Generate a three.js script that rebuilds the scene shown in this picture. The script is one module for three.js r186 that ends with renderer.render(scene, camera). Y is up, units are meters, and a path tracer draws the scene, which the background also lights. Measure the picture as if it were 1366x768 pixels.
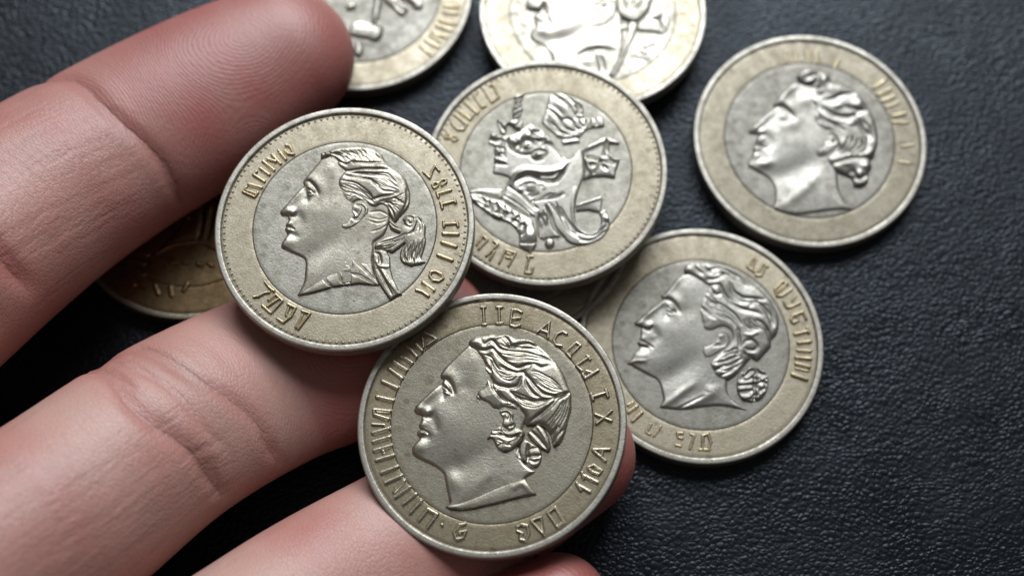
import * as THREE from 'three';
import { RectAreaLightUniformsLib } from 'three/addons/lights/RectAreaLightUniformsLib.js';
import { mergeGeometries } from 'three/addons/utils/BufferGeometryUtils.js';

// ---------------------------------------------------------------- camera, light, exposure
const MM = 0.001, RAD = Math.PI / 180;
const scene = new THREE.Scene();
const camera = new THREE.PerspectiveCamera(24, 1366 / 768, 0.01, 6);
camera.position.set(0, 0.14479, 0.05);
camera.up.set(0, 0, -1);
camera.lookAt(0, 0.14479 - Math.cos(18.883 * RAD), 0.05 - Math.sin(18.883 * RAD));
camera.focus = 0.1375;                                    // on the two coins held in the fingers
camera.userData.fStop = camera.getFocalLength() / 3.6;    // a lens opening of 3.6 mm, as in a telephone
camera.updateMatrixWorld(true);

const renderer = new THREE.WebGLRenderer({ antialias: true });
renderer.toneMapping = THREE.LinearToneMapping;
renderer.toneMappingExposure = 1;
renderer.shadowMap.enabled = true;
RectAreaLightUniformsLib.init();
scene.background = new THREE.Color(0.088, 0.085, 0.081);     // the dim room all round

const windowLight = new THREE.RectAreaLight(new THREE.Color(0.93, 0.97, 1.0), 10.4, 0.78, 0.66);   // a window behind the table
windowLight.position.set(0.06, 0.69, -0.83);
windowLight.lookAt(0, 0, 0);
scene.add(windowLight);

// ---------------------------------------------------------------- noise and helpers
function rng(seed) { let s = seed >>> 0; return () => { s = (s + 0x6d2b79f5) | 0; let t = Math.imul(s ^ (s >>> 15), 1 | s); t = (t + Math.imul(t ^ (t >>> 7), 61 | t)) ^ t; return ((t ^ (t >>> 14)) >>> 0) / 4294967296; }; }
const clamp = (x, a = 0, b = 1) => Math.min(b, Math.max(a, x));
const mix = (a, b, t) => a + (b - a) * t;
const smooth = (a, b, x) => { const t = clamp((x - a) / (b - a)); return t * t * (3 - 2 * t); };
// a tiling value-noise field, size x size, as Float32Array in about -1..1
function tileNoise(size, cells, octaves, seed, gain = 0.5, stretch = 1) {
  const out = new Float32Array(size * size);
  let amp = 1, total = 0;
  for (let o = 0; o < octaves; o++, amp *= gain, cells *= 2) {
    const r = rng(seed + o * 977), cx = Math.max(1, Math.round(cells / stretch)), cy = cells, lat = new Float32Array(cx * cy);
    for (let i = 0; i < lat.length; i++) lat[i] = r() * 2 - 1;
    total += amp;
    const X0 = new Int32Array(size), X1 = new Int32Array(size), FX = new Float32Array(size);
    for (let x = 0; x < size; x++) { const u = (x / size) * cx, i = Math.floor(u), f = u - i; X0[x] = i % cx; X1[x] = (i + 1) % cx; FX[x] = f * f * (3 - 2 * f); }
    for (let y = 0; y < size; y++) {
      const v = (y / size) * cy, j = Math.floor(v), g = v - j, fy = g * g * (3 - 2 * g), r0 = (j % cy) * cx, r1 = ((j + 1) % cy) * cx;
      for (let x = 0; x < size; x++) {
        const a = lat[r0 + X0[x]], b = lat[r0 + X1[x]], c = lat[r1 + X0[x]], d = lat[r1 + X1[x]], fx = FX[x];
        out[y * size + x] += amp * (a + (b - a) * fx + (c - a + (a - b - c + d) * fx) * fy);
      }
    }
  }
  for (let i = 0; i < out.length; i++) out[i] /= total * 0.6;
  return out;
}
function dataTexture(size, height, fill, srgb) {
  const data = new Uint8Array(size * height * 4);
  for (let y = 0, i = 0; y < height; y++) for (let x = 0; x < size; x++, i += 4) fill(x, y, data, i);
  const t = new THREE.DataTexture(data, size, height, THREE.RGBAFormat);
  t.wrapS = t.wrapT = THREE.RepeatWrapping; t.magFilter = THREE.LinearFilter; t.minFilter = THREE.LinearFilter;
  if (srgb) t.colorSpace = THREE.SRGBColorSpace;
  t.needsUpdate = true;
  return t;
}
const put = (d, i, r, g, b) => { d[i] = clamp(r, 0, 255); d[i + 1] = clamp(g, 0, 255); d[i + 2] = clamp(b, 0, 255); d[i + 3] = 255; };
const used = new Map();
function numbered(name) { const n = used.get(name) ?? 0; used.set(name, n + 1); return n ? name + '_' + String(n).padStart(3, '0') : name; }
function mesh(name, geometry, material, parent) {
  const m = new THREE.Mesh(geometry, material);
  m.name = name; m.castShadow = m.receiveShadow = true;
  parent.add(m);
  return m;
}

// ---------------------------------------------------------------- materials
const NS = 1024;
const fineN = tileNoise(NS, 160, 3, 11), midN = tileNoise(NS, 26, 5, 23, 0.6), broadN = tileNoise(NS, 5, 4, 37, 0.55);
const scratchField = (() => {                                // hairline scratches of a worn coin
  const f = new Float32Array(NS * NS), r = rng(71);
  for (let k = 0; k < 420; k++) {
    let x = r() * NS, y = r() * NS, a = r() * 6.283, n = 20 + r() * r() * 190, bend = (r() - 0.5) * 0.006, s = 0.25 + r() * 0.75;
    for (let i = 0; i < n; i++, a += bend) {
      x = (x + Math.cos(a) + NS) % NS; y = (y + Math.sin(a) + NS) % NS;
      const q = (y | 0) * NS + (x | 0); f[q] = Math.max(f[q], s * Math.sin((Math.PI * i) / n));
    }
  }
  return f;
})();
const TILE = 20 * MM;                                        // metal textures repeat every 20 mm
const metalBump = dataTexture(NS, NS, (x, y, d, i) => { const k = y * NS + x, v = 128 + fineN[k] * 44 + midN[k] * 34 - scratchField[k] * 85; put(d, i, v, v, v); });
const metalRough = dataTexture(NS, NS, (x, y, d, i) => { const k = y * NS + x, v = 205 + midN[k] * 26 + broadN[k] * 18 + fineN[k] * 10 - scratchField[k] * 30; put(d, i, v, v, v); });
const spots = (() => {                                       // small tarnish stains with edges of their own
  const f = new Float32Array(NS * NS), r = rng(131);
  for (let k = 0; k < 260; k++) {
    const x = r() * NS, y = r() * NS, R = 2 + r() * r() * r() * 34, a = 0.25 + r() * 0.75;
    for (let j = -R * 1.5; j <= R * 1.5; j++) for (let i = -R * 1.5; i <= R * 1.5; i++) { const q = (((y + j + NS) % NS) | 0) * NS + (((x + i + NS) % NS) | 0), d = Math.hypot(i, j) / R + midN[q] * 0.35; f[q] = Math.max(f[q], a * (1 - smooth(0.7, 1.1, d))); }
  }
  return f;
})();
function metalColor(clean, stain, share, mottle = 1) {
  return dataTexture(NS, NS, (x, y, d, i) => {
    const k = y * NS + x, t = clamp(share + mottle * (midN[k] * 0.3 + broadN[k] * 0.2) + fineN[k] * 0.24 + spots[k] * 0.5);
    put(d, i, mix(clean[0], stain[0], t), mix(clean[1], stain[1], t), mix(clean[2], stain[2], t));
  }, true);
}
const silverMap = metalColor([182, 179, 170], [132, 128, 117], 0.42), brassMap = metalColor([188, 180, 163], [143, 134, 114], 0.4, 0.6), reliefMap = metalColor([190, 186, 177], [142, 138, 127], 0.34), dullMap = metalColor([150, 148, 141], [108, 105, 97], 0.42);
const metal = (map, roughness, name) => { const m = new THREE.MeshStandardMaterial({ map, metalness: 1, roughness, roughnessMap: metalRough, bumpMap: metalBump, bumpScale: 0.02 * MM }); m.name = name; return m; };
const silver = metal(silverMap, 0.6, 'worn nickel'), greyNickel = metal(metalColor([172, 167, 154], [126, 119, 102], 0.42), 0.6, 'worn grey nickel'), greyLetters = metal(metalColor([208, 201, 184], [160, 151, 130], 0.34), 0.46, 'rubbed grey lettering'), brassGrey = metal(metalColor([172, 163, 144], [122, 112, 89], 0.42, 0.7), 0.62, 'worn grey brass'), brass = metal(brassMap, 0.62, 'worn brass'), rimMetal = metal(reliefMap, 0.62, 'worn rim nickel'), struck = metal(reliefMap, 0.54, 'rubbed nickel relief'), lettering = metal(metalColor([200, 188, 162], [158, 144, 112], 0.34), 0.48, 'rubbed brass lettering'), dark = metal(metalColor([146, 126, 96], [96, 78, 56], 0.45), 0.5, 'brown tarnish'), dull = metal(dullMap, 0.58, 'dull nickel'), dullStruck = metal(dullMap, 0.5, 'dull nickel relief'), softStruck = metal(metalColor([176, 174, 167], [132, 129, 121], 0.38), 0.56, 'soft nickel relief'), warmStruck = metal(metalColor([182, 178, 167], [132, 126, 112], 0.4), 0.58, 'warm nickel relief'), greyStruck = metal(metalColor([190, 186, 174], [138, 132, 118], 0.4), 0.54, 'grey nickel relief'), brightStruck = metal(metalColor([206, 203, 195], [160, 156, 146], 0.3), 0.44, 'bright nickel relief'), midNickel = metal(metalColor([166, 164, 156], [120, 117, 108], 0.42), 0.6, 'middling nickel'), dullBrass = metal(metalColor([158, 152, 138], [118, 111, 95], 0.4, 0.6), 0.6, 'dull brass');  // dark has the hand's shade in its brown; both letterings carry painted highlights

// ---------------------------------------------------------------- relief sculpting: a height field over a traced outline
const nums = (t) => t.trim().split(/[\s,]+/).map(Number);
function pts(t) { const n = nums(t), p = []; for (let i = 0; i + 1 < n.length; i += 2) p.push([n[i] / 100, n[i + 1] / 100]); return p; }   // hundredths of a millimetre
function spline(p, closed, step = 0.12) {
  const n = p.length, out = [];
  if (n < 3 && !closed) { const L = Math.hypot(p[1][0] - p[0][0], p[1][1] - p[0][1]), m = Math.max(1, Math.ceil(L / step)); for (let i = 0; i <= m; i++) out.push([mix(p[0][0], p[1][0], i / m), mix(p[0][1], p[1][1], i / m)]); return out; }
  const at = (i) => (closed ? p[(i + n) % n] : p[clamp(i, 0, n - 1)]);
  for (let i = 0; i < (closed ? n : n - 1); i++) {
    const a = at(i - 1), b = at(i), c = at(i + 1), d = at(i + 2), m = Math.max(1, Math.ceil(Math.hypot(c[0] - b[0], c[1] - b[1]) / step));
    for (let k = 0; k < m; k++) {
      const t = k / m, t2 = t * t, t3 = t2 * t, q = [0, 0];
      for (let e = 0; e < 2; e++) { const ta = (c[e] - a[e]) * 0.42, tb = (d[e] - b[e]) * 0.42; q[e] = (2 * t3 - 3 * t2 + 1) * b[e] + (t3 - 2 * t2 + t) * ta + (-2 * t3 + 3 * t2) * c[e] + (t3 - t2) * tb; }
      out.push(q);
    }
  }
  if (!closed) out.push(p[n - 1]);
  return out;
}
function resample(p, m) {
  const L = [0]; for (let i = 1; i < p.length; i++) L.push(L[i - 1] + Math.hypot(p[i][0] - p[i - 1][0], p[i][1] - p[i - 1][1]));
  const out = []; for (let k = 0, j = 0; k < m; k++) { const s = (L[p.length - 1] * k) / (m - 1); while (j < p.length - 2 && L[j + 1] < s) j++; const t = (s - L[j]) / (L[j + 1] - L[j] || 1); out.push([mix(p[j][0], p[j + 1][0], t), mix(p[j][1], p[j + 1][1], t)]); }
  return out;
}
let RISE = 0.5, CUT = 0.7;                                // how boldly the relief stands up
class Relief {
  constructor(outline, cell) {
    this.o = outline; this.cell = cell;
    let x0 = 1e9, x1 = -1e9, y0 = 1e9, y1 = -1e9;
    for (const [x, y] of outline) { x0 = Math.min(x0, x); x1 = Math.max(x1, x); y0 = Math.min(y0, y); y1 = Math.max(y1, y); }
    this.x0 = x0 - 2 * cell; this.y0 = y0 - 2 * cell; this.w = Math.ceil((x1 - x0) / cell) + 5; this.h = Math.ceil((y1 - y0) / cell) + 5;
    this.d = new Float32Array(this.w * this.h); this.z = new Float32Array(this.w * this.h);
    const n = outline.length;
    for (let j = 0, k = 0; j < this.h; j++) for (let i = 0; i < this.w; i++, k++) {
      const x = this.x0 + i * cell, y = this.y0 + j * cell; let best = 1e9, inside = false;
      for (let e = 0, q = n - 1; e < n; q = e++) {
        const ax = outline[q][0], ay = outline[q][1], bx = outline[e][0], by = outline[e][1], dx = bx - ax, dy = by - ay;
        if (ay > y !== by > y && x < ((bx - ax) * (y - ay)) / (by - ay) + ax) inside = !inside;
        const t = clamp(((x - ax) * dx + (y - ay) * dy) / (dx * dx + dy * dy || 1)), ex = ax + dx * t - x, ey = ay + dy * t - y, dd = ex * ex + ey * ey;
        if (dd < best) best = dd;
      }
      this.d[k] = inside ? Math.sqrt(best) : -Math.sqrt(best);
    }
  }
  // from «low» at the outline up to «top» over «edge» mm, then a slow swell of «dome» over «wide» mm
  shape(low, top, edge, dome = 0, wide = 3) {
    for (let k = 0; k < this.z.length; k++) { const d = this.d[k], t = clamp(d / (edge * 0.75)), q = clamp(d / wide); this.z[k] = d <= 0 ? low + (d - (low > 0 ? 0.12 : 0)) * 1.5 : low + (top * RISE - low) * Math.sqrt(1 - (1 - t) * (1 - t)) + dome * RISE * (1 - (1 - q) * (1 - q)); }
    return this;
  }
  // a ridge (amp > 0) or groove along a line
  stroke(p, width, amp, taper = 1, flat = 0) {
    const n = p.length, hit = new Map(), R = width * 2.4, c = this.cell;
    for (let s = 0; s < n - 1; s++) {
      const [ax, ay] = p[s], [bx, by] = p[s + 1], dx = bx - ax, dy = by - ay, L2 = dx * dx + dy * dy || 1e-9;
      const i0 = Math.max(0, Math.floor((Math.min(ax, bx) - R - this.x0) / c)), i1 = Math.min(this.w - 1, Math.ceil((Math.max(ax, bx) + R - this.x0) / c)), j0 = Math.max(0, Math.floor((Math.min(ay, by) - R - this.y0) / c)), j1 = Math.min(this.h - 1, Math.ceil((Math.max(ay, by) + R - this.y0) / c));
      for (let j = j0; j <= j1; j++) for (let i = i0; i <= i1; i++) {
        const x = this.x0 + i * c, y = this.y0 + j * c, t = clamp(((x - ax) * dx + (y - ay) * dy) / L2), ex = ax + dx * t - x, ey = ay + dy * t - y, u = (s + t) / (n - 1);
        const f = taper ? Math.min(1, Math.pow(Math.sin(Math.PI * clamp(u, 0.02, 0.98)), 0.5) * 1.05) : 1, q = Math.sqrt(ex * ex + ey * ey) / width, k = j * this.w + i;
        const v = f * (flat ? 1 - smooth(0.6, 1.25, q) : Math.exp(-q * q)), o = hit.get(k);
        if (o === undefined || v > o) hit.set(k, v);
      }
    }
    for (const [k, v] of hit) this.z[k] += amp * CUT * v;
    return this;
  }
  blob(x, y, rx, ry, turn, amp) {
    const ca = Math.cos(turn), sa = Math.sin(turn), R = Math.max(rx, ry) * 2.4, c = this.cell;
    for (let j = Math.max(0, Math.floor((y - R - this.y0) / c)); j <= Math.min(this.h - 1, (y + R - this.y0) / c); j++) for (let i = Math.max(0, Math.floor((x - R - this.x0) / c)); i <= Math.min(this.w - 1, (x + R - this.x0) / c); i++) {
      const dx = this.x0 + i * c - x, dy = this.y0 + j * c - y, u = (dx * ca + dy * sa) / rx, v = (-dx * sa + dy * ca) / ry;
      this.z[j * this.w + i] += amp * CUT * 0.8 * Math.exp(-(u * u + v * v));
    }
    return this;
  }
  // strands that flow from line A to line B: n grooves between them
  flow(A, B, n, width, amp) {
    n = Math.round(n * 1.35); const m = 40, a = resample(A, m), b = resample(B, m), r = rng(Math.round(A[0][0] * 977 + B[0][1] * 131 + n));
    for (let k = 1; k <= n; k++) {
      const t = k / (n + 1) + (r() - 0.5) * 0.16 / (n + 1), ph = r() * 6.283, line = a.map((q, i) => { const w = t + 0.12 / (n + 1) * Math.sin(ph + i * 0.3); return [mix(q[0], b[i][0], w), mix(q[1], b[i][1], w)]; });
      const s = Math.floor(r() * 7), e = m - Math.floor(r() * 7);
      this.stroke(line.slice(s, e), width * 0.8, amp * (0.8 + 0.45 * r()));
    }
    return this;
  }
  geometry(field) {
    const { w, h, cell } = this, index = new Int32Array(w * h).fill(-1), pos = [], nor = [], uv = [], tri = [], z = this.z, lim = -1.2 * cell;
    const id = (k) => {
      if (index[k] < 0) {
        const i = k % w, j = (k / w) | 0, x = this.x0 + i * cell, y = this.y0 + j * cell;
        const gx = (z[j * w + Math.min(w - 1, i + 1)] - z[j * w + Math.max(0, i - 1)]) / (2 * cell), gy = (z[Math.min(h - 1, j + 1) * w + i] - z[Math.max(0, j - 1) * w + i]) / (2 * cell), L = Math.hypot(gx, gy, 1);
        index[k] = pos.length / 3; pos.push(x * MM, (field + z[k]) * MM, -y * MM); nor.push(-gx / L, 1 / L, gy / L); uv.push((x * MM) / TILE, (y * MM) / TILE);
      }
      return index[k];
    };
    for (let j = 0; j < h - 1; j++) for (let i = 0; i < w - 1; i++) {
      const k = j * w + i;
      if (Math.max(this.d[k], this.d[k + 1], this.d[k + w], this.d[k + w + 1]) < lim * 0.2) continue;
      const a = id(k), b = id(k + 1), c = id(k + w), e = id(k + w + 1);
      tri.push(a, b, e, a, e, c);
    }
    const g = new THREE.BufferGeometry();
    g.setAttribute('position', new THREE.Float32BufferAttribute(pos, 3)); g.setAttribute('normal', new THREE.Float32BufferAttribute(nor, 3)); g.setAttribute('uv', new THREE.Float32BufferAttribute(uv, 2)); g.setIndex(tri);
    return g;
  }
}
// one instruction a line: «word numbers : points»
function sculpt(text, cell) {
  let r = null;
  for (const raw of text.trim().split('\n')) {
    const [head, tail] = raw.split(':'), [op, ...rest] = head.trim().split(/\s+/), v = rest.map(Number);
    if (op === 'outline') r = new Relief(spline(pts(tail), true, 0.1), cell);
    else if (op === 'corners') { const p = pts(tail), o = []; p.forEach((a, i) => { const b = p[(i + 1) % p.length], m = Math.max(1, Math.ceil(Math.hypot(b[0] - a[0], b[1] - a[1]) / 0.2)); for (let k = 0; k < m; k++) o.push([mix(a[0], b[0], k / m), mix(a[1], b[1], k / m)]); }); r = new Relief(o, cell); }
    else if (op === 'shape') r.shape(...v);
    else if (op === 'line') for (const p of tail.split('/')) r.stroke(spline(pts(p), false, 0.1), v[0], v[1], v[2] ?? 1, v[3] ?? 0);
    else if (op === 'blob') { const p = pts(tail)[0]; r.blob(p[0], p[1], v[0], v[1], (v[2] || 0) * RAD, v[3]); }
    else if (op === 'flow') { const [a, b] = tail.split('/'); r.flow(spline(pts(a), false), spline(pts(b), false), v[0], v[1], v[2]); }
    else throw new Error('unknown word ' + op);
  }
  return r;
}
// a raised letter from its pen strokes
function letterGeometry(strokes, width, height, field, cell) {
  const lines = strokes.split('/').map((t) => { const p = pts(t), o = []; for (let i = 0; i < p.length - 1; i++) o.push(...spline([p[i], p[i + 1]], false, 0.3).slice(0, -1)); o.push(p[p.length - 1]); return o; });
  let x0 = 1e9, x1 = -1e9, y0 = 1e9, y1 = -1e9;
  for (const l of lines) for (const [x, y] of l) { x0 = Math.min(x0, x); x1 = Math.max(x1, x); y0 = Math.min(y0, y); y1 = Math.max(y1, y); }
  const m = width * 1.1 + cell, r = new Relief([[x0 - m, y0 - m], [x1 + m, y0 - m], [x1 + m, y1 + m], [x0 - m, y1 + m]], cell);
  for (let k = 0; k < r.d.length; k++) {
    const x = r.x0 + (k % r.w) * cell, y = r.y0 + ((k / r.w) | 0) * cell; let best = 1e9;
    for (const l of lines) for (let s = 0; s < l.length - 1; s++) {
      const [ax, ay] = l[s], dx = l[s + 1][0] - ax, dy = l[s + 1][1] - ay, t = clamp(((x - ax) * dx + (y - ay) * dy) / (dx * dx + dy * dy || 1e-9));
      best = Math.min(best, Math.hypot(ax + dx * t - x, ay + dy * t - y));
    }
    r.d[k] = width - best; r.z[k] = -0.04 + (height + 0.04) * (1 - smooth(width * 0.3, width * 1.02, best)) ;
  }
  return r.geometry(field);
}

// ---------------------------------------------------------------- coins
const R = 13.5, THICK = 2.0, FIELD = THICK - 0.26;          // millimetres
function lathe(profile, seg = 220) {
  const g = new THREE.LatheGeometry(profile.map(([r, y]) => new THREE.Vector2(r * MM, y * MM)), seg), p = g.attributes.position, u = g.attributes.uv;
  for (let i = 0; i < p.count; i++) u.setXY(i, p.getX(i) / TILE + p.getY(i) / TILE * 0.7, -p.getZ(i) / TILE + p.getY(i) / TILE * 0.7);
  return g;
}
function disc(profile, rings = 40, seg = 160) {              // a lathe with the profile split finely, so that it can be dished
  const q = []; for (let i = 0; i < profile.length - 1; i++) { const n = Math.max(1, Math.round((rings * Math.abs(profile[i + 1][0] - profile[i][0])) / R)); for (let k = 0; k < n; k++) q.push([mix(profile[i][0], profile[i + 1][0], k / n), mix(profile[i][1], profile[i + 1][1], k / n)]); }
  q.push(profile[profile.length - 1]);
  return lathe(q, seg);
}
const RIM_IN = 12.8;
// outside of the coin: back face, edge, rounded rim, inner slope down to the field
const rimGeometry = lathe([[0.01, 0.16], [12.3, 0.16], [12.6, 0.04], [12.9, 0], [13.25, 0.03], [13.44, 0.14], [13.5, 0.3], [13.5, THICK - 0.2], [13.485, THICK - 0.11], [13.44, THICK - 0.045], [13.38, THICK - 0.012], [13.31, THICK], [13.15, THICK + 0.004], [12.98, THICK + 0.002], [12.92, THICK - 0.006], [12.87, THICK - 0.03], [12.83, THICK - 0.08], [12.8, THICK - 0.17], [12.74, FIELD - 0.02], [12.68, FIELD - 0.06]]);
const ringGeometry = (core) => disc([[RIM_IN - 0.02, FIELD - 0.05], [RIM_IN - 0.16, FIELD], [core + 0.1, FIELD], [core + 0.03, FIELD - 0.035], [core + 0.01, FIELD - 0.1]]);
const coreGeometry = (core) => disc([[core, FIELD - 0.1], [core - 0.015, FIELD - 0.03], [core - 0.09, FIELD + 0.01], [core * 0.75, FIELD], [0.001, FIELD - 0.02]]);
function beadGeometry() {
  const g = [], n = 118;
  for (let i = 0; i < n; i++) { const a = (i / n) * Math.PI * 2, s = new THREE.SphereGeometry(0.17 * MM, 7, 5, 0, Math.PI * 2, 0, Math.PI / 2); s.scale(0.95, 0.75, 0.95); s.translate(12.52 * MM * Math.cos(a), (FIELD - 0.02) * MM, 12.52 * MM * Math.sin(a)); g.push(s); }
  return mergeGeometries(g);
}
const beads = beadGeometry();
const COINS_MADE = {};
function coin(key, [x, y, z], [nx, ny, nz], label, { core = 9.75, ring = brass, beaded = false, cell = 0.05, disc = silver, relief = struck, letters = lettering, rim = rimMetal, bold = 1, group } = {}) {
  const o = new THREE.Group(), n = new THREE.Vector3(nx, ny, nz).normalize();
  o.name = numbered('coin');
  o.quaternion.setFromUnitVectors(new THREE.Vector3(0, 1, 0), n);
  o.position.set(x * MM, y * MM, z * MM).addScaledVector(n, -THICK * MM);      // x, y, z: centre of the upper face
  o.userData = { label, category: 'coin' };
  if (group) o.userData.group = group;
  scene.add(o);
  mesh('rim', rimGeometry, rim, o);
  mesh('ring', ringGeometry(core), ring, o);
  mesh('center_disc', coreGeometry(core), disc, o);
  if (beaded) { const b = mesh('bead_border', beads, ring, o); b.userData.kind = 'stuff'; }
  RISE = 0.5 * bold; CUT = 0.7 * bold;
  const art = ART[key] ?? {}, made = {};
  for (const [name, text, over] of art.parts ?? []) {
    const g = sculpt(text, cell).geometry(FIELD);
    made[name] = mesh(name, g, relief, over ? made[over] : o);
  }
  for (const [strokes, width, height] of art.letters ?? []) mesh('letter', letterGeometry(strokes, (width ?? 0.2) * 1.34, (height ?? 0.16) * 1.4, FIELD, cell), letters, o);
  return o;
}

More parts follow.
